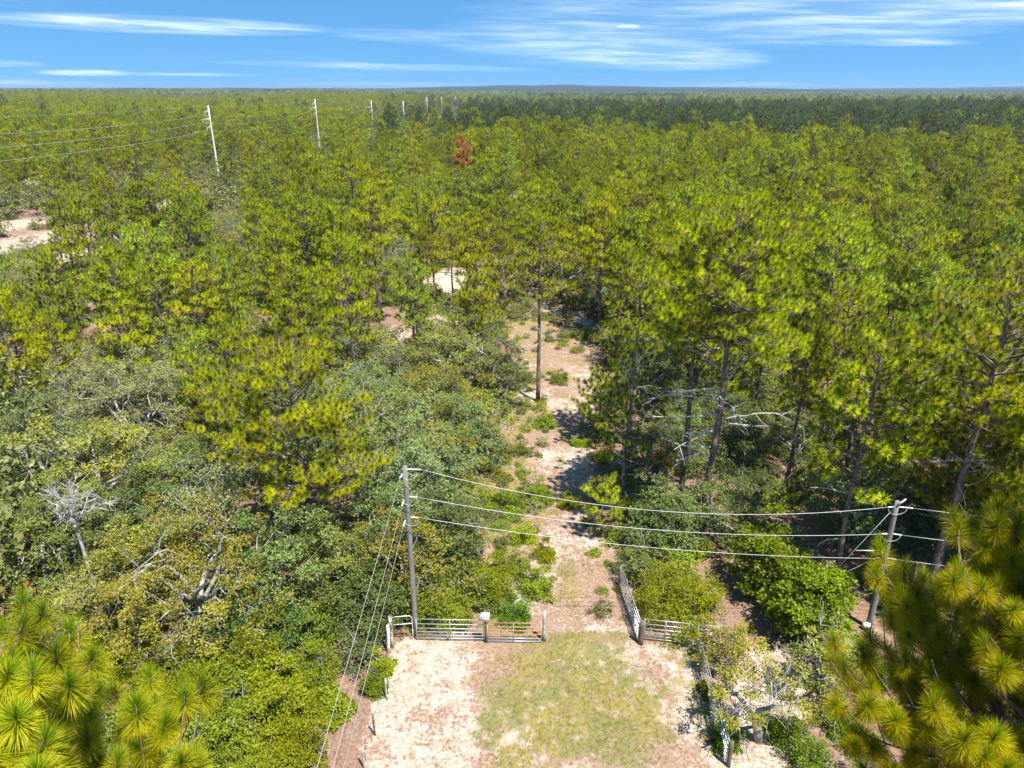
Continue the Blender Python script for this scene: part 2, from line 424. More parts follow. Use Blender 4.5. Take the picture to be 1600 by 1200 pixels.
# ------------------------------------------------------------------ pine
def pine(seed, H, R, cb, nb=34, tufts='mid', tpb=9, dead=6, ts=1.0, flat=.0, ragged=.25, trunk_r=None, vox=.46, q0=.38):
    r = np.random.default_rng(seed)
    g = Geo(); c = Geo(); dd = Geo()
    n = 12
    hs_ = np.linspace(0, H, n)
    sway = np.cumsum(r.normal(size=(n, 2)) * .05 * H / 15, axis=0); sway[0] = 0
    tp = np.stack([sway[:, 0], sway[:, 1], hs_], -1)
    tr0 = trunk_r or .0125 * H
    g.tube(tp, tr0 * (1 - .86 * (hs_ / H) ** .9) + .012, 8)
    def at(h):
        return np.array([np.interp(h, hs_, tp[:, 0]), np.interp(h, hs_, tp[:, 1]), h])
    pos = []; dirs = []; scs = []
    T = {'near': TUFT_NEAR, 'hi': TUFT_HI, 'mid': TUFT_MID, 'low': TUFT_LOW}[tufts]
    sides = 3 if tufts == 'low' else 4
    for i in range(nb):
        u = (i + r.random() * .9) / nb
        h = H * (cb + (1 - cb) * u * .97)
        prof = max(.16, math.sqrt(max(0, 1 - u ** (2.2 - flat))) * (.62 + .38 * min(1, u * 3)))
        L = R * prof * (1 - ragged + 2 * ragged * r.random())
        a = i * 2.39996 + r.normal() * .35
        el0 = math.radians(-6 + 52 * u + r.normal() * 9)
        d = np.array([math.cos(a) * math.cos(el0), math.sin(a) * math.cos(el0), math.sin(el0)])
        pts, de = wander(r, at(h), d, L, 5, .10, .07)
        rb = tr0 * .24 * (L / R) + .012
        g.tube(pts, np.linspace(rb, .012, 6), sides, False)
        nt = max(2, int(tpb * (.35 + .65 * L / R) + r.random()))
        for k in range(nt):
            q = q0 + (1 - q0) * (k + r.random()) / nt
            j = min(4, int(q * 5)); f = q * 5 - j
            b = pts[j] * (1 - f) + pts[min(5, j + 1)] * f
            sgn = 1 if k % 2 else -1
            tang = de if j > 3 else pts[j + 1] - pts[j]; tang = tang / np.linalg.norm(tang)
            lat = np.cross(tang, [0, 0, 1.]); lat /= np.linalg.norm(lat) + 1e-9
            dv = tang * .75 + lat * sgn * (1.1 - .4 * q) + np.array([0, 0, .25 + .3 * r.random()]) + r.normal(size=3) * .22
            dv /= np.linalg.norm(dv)
            sl = (.26 + .34 * (1.15 - q)) * L * .55 * (.6 + .7 * r.random()) + .12
            e = b + dv * sl; e[2] += .08
            if tufts != 'low': g.tube(np.array([b, (b + e) / 2 + [0, 0, -.03], e]), [.014, .012, .010], 3, False)
            up = dv * .7 + np.array([0, 0, .95])
            pos.append(e); dirs.append(up); scs.append(.85 + .35 * r.random())
            if sl > .7:
                pos.append(b + dv * sl * .55 + r.normal(size=3) * .1); dirs.append(up + r.normal(size=3) * .5); scs.append(.75 + .3 * r.random())
        pos.append(pts[-1]); dirs.append(de + [0, 0, .5]); scs.append(1.1)
    for k in range(5):
        pos.append(at(H) + r.normal(size=3) * [.22, .22, .2] + [0, 0, -.1]); dirs.append(np.array([0, 0, 1.]) + r.normal(size=3) * .4); scs.append(1.05)
    pos = np.array(pos); dirs = np.array(dirs); scs = np.array(scs) * ts
    cell = vox; keep_ = {}
    for q in r.permutation(len(pos)):                 # tufts keep their distance, so each shows as its own puff
        key = tuple(np.floor(pos[q] / cell).astype(int))
        if all((key[0] + a_, key[1] + b_, key[2] + c_) not in keep_ or np.linalg.norm(pos[keep_[(key[0] + a_, key[1] + b_, key[2] + c_)]] - pos[q]) > cell for a_ in (-1, 0, 1) for b_ in (-1, 0, 1) for c_ in (-1, 0, 1)):
            keep_[key] = q
    sel = np.array(sorted(keep_.values())); pos, dirs, scs = pos[sel], dirs[sel], scs[sel]
    scatter(T, pos, dirs, scs, r, c)
    for k in range(dead):
        h = H * (cb * (.45 + .75 * r.random())); a = r.random() * 6.283
        L = R * (.25 + .5 * r.random())
        pts, de = wander(r, at(h), [math.cos(a), math.sin(a), -.05 + .25 * r.random()], L, 5, .18, .0)
        dd.tube(pts, np.linspace(.04, .008, 6), 4, False)
        for q in range(3):
            j = r.integers(2, 5); s2, _ = wander(r, pts[j], (pts[j] - pts[j - 1]) / (np.linalg.norm(pts[j] - pts[j - 1]) + 1e-9) + r.normal(size=3) * .7, L * .35, 3, .25)
            dd.tube(s2, np.linspace(.018, .006, 4), 3, False)
    return g, c, dd

# ------------------------------------------------------------------ oak / broadleaf
def oak(seed, H, R, leaf=LEAF, nl=60, clump=.55, trunk_h=.22, limbs=5, depth=3, twigs=26, open_=.0, far=False, lean=0., leaf_s=1., fill=1.0, rag=.10):
    r = np.random.default_rng(seed)
    g = Geo(); c = Geo()
    tr0 = .028 * H + .03
    p, d = wander(r, (0, 0, 0), (lean, 0, 1), H * trunk_h, 3, .12)
    g.tube(p, np.linspace(tr0 * 1.15, tr0 * .85, 4), 7)
    tips = []; mids = []
    env = np.array([R, R, H * (1 - trunk_h) * .98])
    c0 = np.array([p[-1][0], p[-1][1], H * trunk_h])
    # aim points spread over a lumpy dome
    nt = int(limbs * 3 ** (depth - 1) * fill)
    i = np.arange(nt) + .5
    zt = 1 - i / nt * 1.12
    ph = i * 2.39996 + r.random() * 6
    rr = np.sqrt(np.clip(1 - np.clip(zt, -1, 1) ** 2, 0, 1))
    lob = .82 + .22 * np.sin(ph * 2 + seed) * np.cos(zt * 5 + seed * 1.7) + r.normal(size=nt) * rag
    lob = np.where(r.random(nt) < .22, lob * .7, lob)
    aim = c0 + np.stack([rr * np.cos(ph), rr * np.sin(ph), np.maximum(zt, -.12) * .9 + .05], -1) * env * lob[:, None]
    la = np.arange(limbs) * 6.283 / limbs + r.random(limbs) * .8
    joints = []
    for k in range(limbs):
        e = .55 + .6 * r.random()
        dv = np.array([math.cos(la[k]) * math.cos(e), math.sin(la[k]) * math.cos(e), math.sin(e)])
        pts, _ = wander(r, p[-1], dv, .5 * math.hypot(R, H * .6), 4, .22)
        g.tube(pts, np.linspace(tr0 * .6, tr0 * .3, 5), 5, False)
        joints += [(pts[2], tr0 * .4), (pts[3], tr0 * .34), (pts[4], tr0 * .3)]
    jp = np.array([j[0] for j in joints])
    j2 = []
    for a in aim[::3]:
        k = int(np.argmin(np.linalg.norm(jp - a, axis=1) * (1 + .3 * r.random(len(jp)))))
        m = jp[k] * .42 + a * .58 + r.normal(size=3) * .12 * R / 3
        mid = (jp[k] + m) / 2 + r.normal(size=3) * .1 * R / 3
        rb = joints[k][1] * .55
        g.tube(np.array([jp[k], mid, m]), [rb, rb * .8, rb * .6], 4, False); j2.append((m, rb * .6))
    j2p = np.array([j[0] for j in j2])
    P_ = []; D_ = []; rn = []
    for a in aim:
        k = int(np.argmin(np.linalg.norm(j2p - a, axis=1)))
        mid = (j2p[k] + a) / 2 + r.normal(size=3) * .08
        g.tube(np.array([j2p[k], mid, a]), [j2[k][1] * .7, j2[k][1] * .5, .008], 3, False)
        if r.random() < open_: continue
        m = int(nl * (.6 + .8 * r.random()))
        v = r.normal(size=(m, 3)); v /= np.linalg.norm(v, axis=1)[:, None]
        v *= (r.random(m) ** .45)[:, None] * clump * np.array([1.15, 1.15, .62]) * (.7 + .6 * r.random())
        out = (a - c0) / (np.linalg.norm(a - c0) + 1e-9)
        P_.append(a + v); D_.append(v / clump * .8 + out * .5 + np.array([0, 0, .75]) + r.normal(size=(m, 3)) * .35)
        rn.append(np.full(m, r.random()) * .6 + r.random(m) * .4)
    if P_:
        P_ = np.concatenate(P_); D_ = np.concatenate(D_); rn = np.concatenate(rn)
        scatter(leaf, P_, D_, leaf_s * (.75 + .5 * r.random(len(P_))), r, c, rn)
    for k in range(twigs):      # bare lichen-grey twigs breaking the crown
        a = aim[r.integers(0, nt)]; o = (a - c0) / (np.linalg.norm(a - c0) + 1e-9)
        base = a - o * .5
        for q in range(3):
            s2, _ = wander(r, base, o + r.normal(size=3) * .5, .65 + .8 * r.random(), 4, .3)
            g.tube(s2, np.linspace(.022, .007, 5), 3, False)
    return g, c

# ------------------------------------------------------------------ the ground
def in_poly(x, y, poly):
    x = np.asarray(x); y = np.asarray(y); ins = np.zeros(x.shape, bool); n = len(poly)
    for i in range(n):
        x1, y1 = poly[i]; x2, y2 = poly[(i + 1) % n]
        cnd = ((y1 > y) != (y2 > y)) & (x < (x2 - x1) * (y - y1) / ((y2 - y1) + 1e-12) + x1)
        ins ^= cnd
    return ins
def ppoly(pts): return [P(*p) for p in pts]
CLEAR = ppoly([(480, 1330), (560, 1190), (598, 1040), (620, 1000), (742, 985), (752, 930), (742, 850), (770, 760), (785, 700), (765, 640), (805, 600), (800, 550),
               (790, 510), (835, 488), (890, 492), (945, 550), (955, 610), (930, 650), (925, 720), (945, 790), (965, 870), (1000, 1005), (1100, 1000),
               (1260, 1020), (1270, 1120), (1240, 1200), (1500, 1230), (1500, 1400), (480, 1400)])
PATH = [P(*p) for p in [(905, 1250), (905, 1100), (903, 1010), (898, 960), (888, 900), (880, 850), (872, 800), (868, 750), (880, 700), (888, 660), (884, 620), (900, 580), (925, 555), (940, 520), (935, 470)]]
def dist_line(x, y, L):
    best = np.full(np.shape(x), 1e9)
    for (x1, y1), (x2, y2) in zip(L[:-1], L[1:]):
        dx, dy = x2 - x1, y2 - y1
        t = np.clip(((x - x1) * dx + (y - y1) * dy) / (dx * dx + dy * dy), 0, 1)
        best = np.minimum(best, np.hypot(x - x1 - t * dx, y - y1 - t * dy))
    return best
OPEN = [(P(75, 372), 10, 22), (P(35, 350), 8, 13), (P(225, 322), 10, 12), (P(285, 335), 7, 14), (P(130, 400), 7, 12), (P(605, 530), 4, 6), (P(720, 440), 7, 11), (P(700, 505), 3.5, 5),
        (P(870, 500), 5, 7), (P(1100, 245), 8, 10), (P(1485, 272), 12, 12)]
def opening(x, y):
    v = np.zeros(np.shape(x))
    for (cx, cy), rx, ry in OPEN:
        v = np.maximum(v, 1 - np.sqrt(((x - cx) / rx) ** 2 + ((y - cy) / ry) ** 2))
    return v

def grid(xs, ys):
    X, Y = np.meshgrid(xs, ys); nx, ny = len(xs), len(ys)
    i = np.arange(ny - 1)[:, None] * nx + np.arange(nx - 1)[None, :]
    F = np.stack([i, i + 1, i + nx + 1, i + nx], -1).reshape(-1, 4)
    return X.ravel(), Y.ravel(), F
def ground_z(x, y):
    near = np.clip((200 - np.hypot(x, y)) / 60, 0, 1)
    return G(x, y) + near * ((fbm(x, y, 6, 3) - .5) * .22 + (fbm(x, y, .9, 8, 3) - .5) * .07)
def gz(x, y): return float(ground_z(np.array([x]), np.array([y]))[0])

def ground_material():
    m, n, l = new_mat('sandy_forest_floor')
    at = N(n, 'ShaderNodeAttribute', attribute_name='tone')       # (bare sand, grass, brown darkening off the clearing)
    sep = N(n, 'ShaderNodeSeparateColor'); l.new(at.outputs['Color'], sep.inputs[0])
    ge = n.new('ShaderNodeNewGeometry'); pos = ge.outputs['Position']
    n1 = noise(n, l, pos, 1.3, 6, .7); n2 = noise(n, l, pos, 5.5, 5, .7); n3 = noise(n, l, pos, 24, 4, .7); n4 = noise(n, l, pos, .35, 4); n5 = noise(n, l, pos, 1.9, 6, .7)
    litter = mixrgb(n, l, mrange(n, l, n2, .35, .65), (.235, .135, .09), (.40, .29, .215))
    litter = mixrgb(n, l, mrange(n, l, n3, .52, .64), litter, (.12, .075, .05))
    litter = mixrgb(n, l, mrange(n, l, n1, .56, .66), litter, (.42, .32, .25))
    sand = mixrgb(n, l, mrange(n, l, n2, .38, .62), (.38, .29, .225), (.53, .44, .365))
    sand = mixrgb(n, l, mrange(n, l, n3, .58, .68), sand, (.26, .19, .13))
    grass = mixrgb(n, l, mrange(n, l, n2, .35, .65), (.165, .165, .055), (.25, .22, .095))
    grass = mixrgb(n, l, mrange(n, l, n3, .5, .62), grass, (.12, .14, .04))
    grass = mixrgb(n, l, mrange(n, l, n4, .42, .62), grass, mixrgb(n, l, 1.0, grass, (1.35, 1.12, .9), 'MULTIPLY'))
    grass = mixrgb(n, l, mrange(n, l, n1, .55, .72), grass, (.34, .27, .15))
    mm = lambda op, a, b: math_node(n, l, op, a, b)
    sw = mrange(n, l, mm('ADD', sep.outputs[0], mm('MULTIPLY', mm('SUBTRACT', mm('ADD', mm('MULTIPLY', n1, .6), mm('MULTIPLY', n2, .4)), .5), 2.4)), .40, .62)
    gw = mrange(n, l, mm('ADD', sep.outputs[1], mm('MULTIPLY', mm('SUBTRACT', mm('ADD', mm('MULTIPLY', n5, .5), mm('MULTIPLY', n2, .5)), .5), 2.6)), .38, .62)
    c = mixrgb(n, l, sw, litter, sand)
    c = mixrgb(n, l, gw, c, grass)
    shade = mixrgb(n, l, 1.0, c, (.36, .26, .20), 'MULTIPLY')         # floor colour multiplied darker and browner outside the clearing and openings
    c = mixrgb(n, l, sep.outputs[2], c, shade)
    bs = n.new('ShaderNodeBsdfPrincipled'); l.new(c, bs.inputs['Base Color'])
    bs.inputs['Roughness'].default_value = .95; bs.inputs['Specular IOR Level'].default_value = .1
    bp = n.new('ShaderNodeBump'); bp.inputs['Strength'].default_value = .6; bp.inputs['Distance'].default_value = .05
    l.new(mm('ADD', n2, n3), bp.inputs['Height']); l.new(bp.outputs[0], bs.inputs['Normal'])
    o = n.new('ShaderNodeOutputMaterial'); l.new(bs.outputs[0], o.inputs[0])
    return m
M['ground'] = ground_material()

def ground_tone(X, Y):
    clear = in_poly(X, Y, CLEAR)
    dp = dist_line(X, Y, PATH)
    sand = np.zeros(len(X)); grass = np.zeros(len(X)); deep = np.zeros(len(X))
    n1 = fbm(X, Y, 5, 21); n2 = fbm(X, Y, 2.2, 31)
    # front meadow: grass in the middle, sand round it
    gx, gy = P(905, 1110)
    e = np.sqrt(((X - gx) / 6.2) ** 2 + ((Y - gy) / 6.6) ** 2)
    front = (Y < P(800, 985)[1]) & clear
    n3 = fbm(X, Y, 3.2, 41, 4); n4 = fbm(X, Y, 1.1, 51, 3)
    grass = np.where(front, np.clip(.80 - e * .40 + (n3 - .5) * .9 + (n4 - .5) * .6, .0, .63), 0)
    sand = np.where(front, np.clip(.36 + e * .10 + (n1 - .5) * 1.0 + (n4 - .5) * .6, 0, .64), 0)
    lx, ly = P(700, 1035)
    sp = .62 - np.hypot((X - lx) / 4.2, (Y - ly) / 2.2) * .5 + (n4 - .5) * .5
    lx, ly = P(590, 1170)
    sp = np.maximum(sp, .60 - np.hypot((X - lx) / 2.2, (Y - ly) / 3.8) * .5 + (n4 - .5) * .5)
    sand = np.where(front, np.maximum(sand, np.clip(sp, 0, .66)), sand); grass = np.where(front, grass - np.clip(sp, 0, 1) * .35, grass)
    for qx, qy, ra, rb in [(1165, 1065, 2.2, 1.8), (1240, 1045, 1.6, 1.6), (1480, 1190, 3.2, 1.6), (1040, 1050, 1.2, 1.0), (800, 1150, .8, .6), (572, 1130, 1.0, 1.2), (545, 1190, 1.2, 1.2), (598, 1065, .8, 1.2), (905, 1195, 1.0, .5), (1060, 1110, 1.2, 1.8)]:
        lx, ly = P(qx, qy)
        q = .60 - np.hypot((X - lx) / ra, (Y - ly) / rb) * .4 + (n4 - .5) * .6
        sand = np.maximum(sand, np.where(Y < P(800, 985)[1], np.clip(q, 0, .66), 0)); grass = np.where(q > .3, grass - np.clip(q, 0, 1) * .45, grass)
    # track beyond the gates
    back = clear & ~front
    sand = np.where(back, np.clip(.46 - dp * .03 + (n1 - .5) * 1.5, 0, .8), sand)
    grass = np.where(back, np.clip(.12 + (n2 - .45) * 1.2 + np.where(np.abs(dp) < .35, .2, 0) + np.clip((dp - 1.2) * .15, 0, .25), 0, .56), grass)
    op = opening(X, Y)
    sand = np.where(~clear, np.clip(.05 + (n1 - .5) * .8 + op * 1.0, 0, .7), sand)
    grass = np.where(~clear, np.clip((n2 - .52) * 1.6, 0, .45), grass)
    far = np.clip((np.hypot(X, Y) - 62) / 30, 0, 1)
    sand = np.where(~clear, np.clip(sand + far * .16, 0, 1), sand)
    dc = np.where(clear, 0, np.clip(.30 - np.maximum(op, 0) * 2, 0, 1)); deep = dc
    return np.stack([sand, grass, deep], -1)

xs = np.arange(-60, 60.01, .4); ys = np.arange(6, 130.01, .4)
X, Y, F = grid(xs, ys)
Z = ground_z(X, Y)
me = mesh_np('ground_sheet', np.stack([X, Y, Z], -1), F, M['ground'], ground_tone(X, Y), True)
g1 = part('ground', me); tag(g1, kind='structure')

def far_axis(lo, hi):
    a = [0.0]; s = 4.0
    while a[-1] < hi: a.append(a[-1] + s); s *= 1.045
    return np.array(a)
fx = far_axis(0, 9000); fx = np.concatenate([-fx[:0:-1], fx]); fy = far_axis(0, 11500); fy = np.concatenate([-far_axis(0, 400)[:0:-1], fy])
X, Y, F = grid(fx, fy)
Z = G(X, Y) - np.where((np.abs(X) < 64) & (Y > 0) & (Y < 134), .9, .12)
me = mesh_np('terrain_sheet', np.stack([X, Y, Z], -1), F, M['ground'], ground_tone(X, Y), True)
g2 = part('terrain', me); tag(g2, kind='structure')

# ------------------------------------------------------------------ tree library
PINES = []      # (trunk mesh, crown mesh, dead branch mesh, H, R, joined low detail)
def meshes(tag_, g, c, dd=None, leafmat='needle', barkmat='pinebark'):
    cm = c.mesh(tag_ + '_crown', M[leafmat], False)
    if dd is not None and dd.n:
        V1, F1, A1 = g.arrays(); V2, F2, A2 = dd.arrays()
        t = mesh_np(tag_ + '_trunk', np.concatenate([V1, V2]), np.concatenate([F1, F2 + len(V1)]), [M[barkmat], M['deadwood']], np.concatenate([A1, A2]), True,
                    np.concatenate([np.zeros(len(F1)), np.ones(len(F2))]))
    else: t = g.mesh(tag_ + '_trunk', M[barkmat])
    return t, cm, None
def joined(tag_, g, c, leafmat, barkmat, col=None):
    V1, F1, A1 = g.arrays(); V2, F2, A2 = c.arrays()
    me = mesh_np(tag_, np.concatenate([V1, V2]), np.concatenate([F1, F2 + len(V1)]), [M[barkmat], M[leafmat]],
                 np.concatenate([A1, A2]), np.concatenate([np.ones(len(F1), bool), np.zeros(len(F2), bool)]),
                 np.concatenate([np.zeros(len(F1)), np.ones(len(F2))]))
    return me
pine_specs = [(14, 3.0, .45, 46, .5), (12.5, 3.3, .42, 48, .8), (15, 2.8, .5, 44, .4), (11, 2.6, .3, 46, .1), (13.5, 3.5, .55, 46, 1.1),
              (9, 2.3, .25, 40, -.1), (14, 3.1, .48, 50, .7), (12, 2.7, .4, 44, .4)]
for i, (H, R, cb, nb, fl) in enumerate(pine_specs):
    g, c, dd = pine(100 + i, H, R, cb, nb, 'mid', 11, 6, 1.08, fl, .3, None, .43, .45)
    PINES.append((*meshes('pine_%d' % i, g, c, dd), H, R))
PROTO = {}
def proto(coll, name, me, color=(1, 1, 1)):
    if coll not in PROTO: PROTO[coll] = (bpy.data.collections.new(coll), [])
    o = bpy.data.objects.new(name, me); o.color = (*color, 1)
    PROTO[coll][0].objects.link(o); PROTO[coll][1].append(o)
for i, (H, R, cb, nb, fl) in enumerate(pine_specs[:7]):
    g, c, dd = pine(200 + i, H, R, cb, 40, 'mid', 10, 0, 1.12, fl, .3, None, .46, .45)
    me = joined('pine_stand_tree', g, c, 'needle', 'pinebark')
    proto('pine_mass', 'a%02d' % i, me)
OAKS = []
oak_specs = [(7.5, 3.6, 5, 64), (6.5, 3.0, 4, 64), (8.5, 4.0, 5, 60), (5.5, 2.6, 4, 70), (7, 3.2, 5, 60), (6, 3.4, 5, 60)]
for i, (H, R, lb, nl) in enumerate(oak_specs):
    g, c = oak(300 + i, H, R, LEAF, nl, .62, .2, lb, 3, 22)
    OAKS.append((*meshes('oak_%d' % i, g, c, None, 'oak', 'oakbark'), H, R))
for i, (H, R, cb, nb, fl) in enumerate(pine_specs[:5]):
    g, c, dd = pine(230 + i, H, R * 1.1, cb, 26, 'low', 7, 0, 1.3, fl, .28, None, .5)
    proto('pine_far', 'a%02d' % i, joined('far_pine', g, c, 'needle', 'pinebark'))
for i, (H, R, lb, nl) in enumerate(oak_specs[:5]):
    g, c = oak(320 + i, H, R, LEAF_FAR, 9, .8, .2, lb, 3, 5)
    proto('oak_mass', 'a%02d' % i, joined('oak_mass_tree', g, c, 'oak', 'oakbark'))
BUSH = []
for i, (H, R) in enumerate([(2.6, 2.0), (1.9, 1.5), (1.3, 1.1), (3.2, 1.9), (.9, .8)]):
    g, c = oak(400 + i, H, R, LEAF_FINE, 70, .42 * (R / 1.8) ** .5, .06, 5, 2 if R > 1 else 2, 0, fill=1.7 if R > 1.4 else 1.2)
    BUSH.append((*meshes('bush_%d' % i, g, c, None, 'bush', 'oakbark'), H, R))

# ------------------------------------------------------------------ instancing of the masses nobody could count
def gn_mass(name, coll, pts, idx, rot, scl, label, kind='stuff'):
    me = bpy.data.meshes.new(name); n = len(pts)
    me.vertices.add(n); me.vertices.foreach_set('co', np.ascontiguousarray(pts, dtype=np.float32).ravel())
    for nm, tp, dat in (('idx', 'INT', idx.astype(np.int32)), ('yaw', 'FLOAT', rot.astype(np.float32)), ('siz', 'FLOAT', scl.astype(np.float32))):
        a = me.attributes.new(nm, tp, 'POINT'); a.data.foreach_set('value', dat)
    o = bpy.data.objects.new(name, me); link(o); tag(o, label, None, None, kind)
    ng = bpy.data.node_groups.new(name + '_nodes', 'GeometryNodeTree')
    ng.interface.new_socket('Geometry', in_out='INPUT', socket_type='NodeSocketGeometry')
    ng.interface.new_socket('Geometry', in_out='OUTPUT', socket_type='NodeSocketGeometry')
    n_, l_ = ng.nodes, ng.links
    gi, go = n_.new('NodeGroupInput'), n_.new('NodeGroupOutput')
    ip = n_.new('GeometryNodeInstanceOnPoints'); ci = n_.new('GeometryNodeCollectionInfo')
    ci.inputs['Collection'].default_value = PROTO[coll][0]
    ci.inputs['Separate Children'].default_value = True; ci.inputs['Reset Children'].default_value = True
    def na(nm, tp):
        x = n_.new('GeometryNodeInputNamedAttribute'); x.data_type = tp; x.inputs[0].default_value = nm; return x.outputs[0]
    cx = n_.new('ShaderNodeCombineXYZ'); l_.new(na('yaw', 'FLOAT'), cx.inputs[2])
    ip.inputs['Pick Instance'].default_value = True
    l_.new(gi.outputs[0], ip.inputs['Points']); l_.new(ci.outputs[0], ip.inputs['Instance'])
    l_.new(na('idx', 'INT'), ip.inputs['Instance Index']); l_.new(cx.outputs[0], ip.inputs['Rotation'])
    l_.new(na('siz', 'FLOAT'), ip.inputs['Scale']); l_.new(ip.outputs[0], go.inputs[0])
    md = o.modifiers.new('scatter', 'NODES'); md.node_group = ng
    return o

# ------------------------------------------------------------------ hero trees
TAKEN = []     # (x, y, r)
def place_tree(name, x, y, ms, label, group, cat, rz=0., scale=1., color=(1, 1, 1), extra=None):
    t = thing(name, label, cat, (x, y, gz(x, y) - .05), rz, group, scale)
    part('trunk', ms[0], t); part('crown', ms[1], t, color)
    if ms[2] is not None:
        part('dead_branch', ms[2], t)
    return t
GP, GO, GB = 'pines of the open stand', 'oaks among the pines', 'shrubs by the gates and the track'
WARM = (1.1, 1.02, .8)
def hero_pine(px, py, H, R, cb, label, seed, nb=44, tufts='hi', tpb=11, dead=8, ts=1.0, flat=.2, color=(1, 1, 1), base=None, ragged=.25, trunk_r=None):
    x, y = P(px, py, H) if base is None else P(*base)
    g, c, dd = pine(seed, H, R, cb, nb, tufts, tpb, dead, ts, flat, ragged, trunk_r)
    ms = meshes('pine_hero', g, c, dd, 'needle_near' if tufts == 'near' else 'needle')
    TAKEN.append((x, y, R * .62))
    return place_tree('pine_tree', x, y, ms, label, GP, 'pine tree', 0, 1., color)
def hero_oak(px, py, h, H, R, label, seed, name='oak_tree', leaf=LEAF, nl=64, color=(1, 1, 1), mat='oak', group=GO, cat='oak tree', clear=.6, **kw):
    x, y = P(px, py, h)
    g, c = oak(seed, H, R, leaf, nl, **kw)
    ms = meshes(name, g, c, None, mat, 'oakbark')
    TAKEN.append((x, y, R * clear))
    return place_tree(name, x, y, ms, label, group, cat, 0, 1., color)

# near trees, close under the camera
def near_pine(x, y, H, R, cb, label, seed, **kw):
    g, c, dd = pine(seed, H, R, cb, tufts='near', **kw)
    ms = meshes('pine_near', g, c, dd, 'needle_near'); TAKEN.append((x, y, 2.0))
    return place_tree('pine_tree', x, y, ms, label, GP, 'pine tree', 0, 1., (1.16, 1.22, 1.0) if x > 0 else (.98, .93, 1.0))
near_pine(-7.4, 5.5, 19.9, 4.0, .70, 'tall pine whose bright needle tufts fill the bottom left corner', 501, nb=84, tpb=18, dead=2, ts=1.0, flat=.8, ragged=.25, vox=.31)
near_pine(9.5, 9.2, 20.3, 3.45, .64, 'tall pine with large needle tufts filling the bottom right corner', 502, nb=96, tpb=17, dead=3, ts=1.05, flat=.8, ragged=.22, vox=.33)

bigA = hero_pine(1110, 348, 19.9, 5.3, .66, 'tallest broad pine right of the track, with long white dead limbs below its crown', 511, nb=96, tpb=18, dead=0, flat=.7, base=(1097, 835), trunk_r=.28, color=(1.06, 1.1, 1.0))
_g = np.random.default_rng(77)
dbs = [(8.2, math.radians(-12), 4.6, -.25), (10.2, math.radians(175), 4.0, .06), (8.6, math.radians(200), 4.4, -.03), (7.2, math.radians(160), 3.6, -.05), (11.5, math.radians(160), 3.0, .2),
       (11.0, math.radians(10), 3.4, .15), (12.3, math.radians(-20), 2.6, .2), (9.2, math.radians(-60), 3.0, 0), (12.8, math.radians(200), 2.8, .3), (6.4, math.radians(190), 3.4, .05), (7.6, math.radians(215), 3.8, 0), (9.6, math.radians(185), 4.6, .12), (8.0, math.radians(-30), 3.0, .1), (5.8, math.radians(205), 3.2, .15), (10.0, math.radians(250), 3.6, .05)]
for h, a, L, dz in dbs:
    gg = Geo(); pts, de = wander(_g, (0, 0, h), (math.cos(a), math.sin(a), .12 + dz * .3), L, 8, .13, dz * .12)
    gg.tube(pts, np.linspace(.07, .018, 9), 5, False)
    for q in range(6):
        j = _g.integers(3, 8); tg = pts[j] - pts[j - 1]; tg /= np.linalg.norm(tg)
        s2, _ = wander(_g, pts[j], tg + _g.normal(size=3) * .55, L * (.15 + .2 * _g.random()), 4, .22); gg.tube(s2, np.linspace(.026, .008, 5), 3, False)
    part('dead_branch', gg.mesh('dead_limb', M['deadwood']), bigA)
hero_pine(1035, 400, 18.0, 3.0, .62, 'slimmer pine standing close behind the broad tall pine', 512, nb=44, base=(1062, 800))
hero_pine(962, 398, 15.6, 3.2, .50, 'pine with a full crown on the right edge of the track', 513, nb=46, base=(985, 700))
hero_pine(935, 575, 6.4, 2.5, .25, 'small young pine leaning its tufts over the sandy track', 514, nb=26, dead=3, base=(935, 690))
hero_pine(985, 560, 11.5, 2.5, .40, 'mid-height pine in front of the full-crowned pine at the track edge', 515, nb=36, base=(972, 790))
hero_pine(915, 735, 4.2, 1.6, .2, 'low pine sapling with bright tufts beside the track bend', 516, nb=20, dead=2, base=(938, 838))
hero_pine(841, 345, 16.2, 2.9, .60, 'lone pine with a long bare trunk standing in the sandy clearing', 517, nb=36, tpb=9, dead=12, base=(840, 628), ragged=.4)
hero_pine(708, 362, 12.2, 2.6, .58, 'slender pine with a bare trunk left of the lone clearing pine', 518, nb=32, tpb=9, dead=8, base=(710, 528), ragged=.35)
hero_pine(450, 545, 13.6, 4.7, .34, 'wide bright green pine rising out of the oaks left of the utility pole', 519, nb=84, tpb=18, flat=.5, dead=10, ragged=.3, color=(1.12, 1.16, .9))
hero_pine(166, 375, 13.0, 2.2, .4, 'narrow dark green pine column on the left beside silver oaks', 520, nb=40, color=(.85, .97, .9))
hero_pine(232, 402, 12.0, 3.6, .45, 'flat topped yellowish pine right of the narrow column pine', 521, nb=42, flat=.9, color=WARM)
hero_pine(330, 392, 12.5, 3.0, .45, 'round yellow green pine behind the silvery oak grove', 522, nb=40, color=(1.05, 1, .85))
hero_pine(540, 420, 12.5, 2.8, .45, 'pine with upright tufts on the left of the sandy clearing', 523, nb=40)
hero_pine(640, 410, 12.0, 2.7, .5, 'pine at the left rim of the clearing behind the silver oak', 524, nb=38, color=(1, 1, .9))
hero_pine(1300, 455, 15.2, 2.8, .45, 'twin-looking pine with a bare forked trunk right of the broad pine', 525, nb=42, base=(1263, 782))
hero_pine(1395, 472, 15.0, 2.9, .42, 'bushy pine directly behind the right utility pole', 526, nb=44, base=(1378, 842), color=(.95, 1, .85))
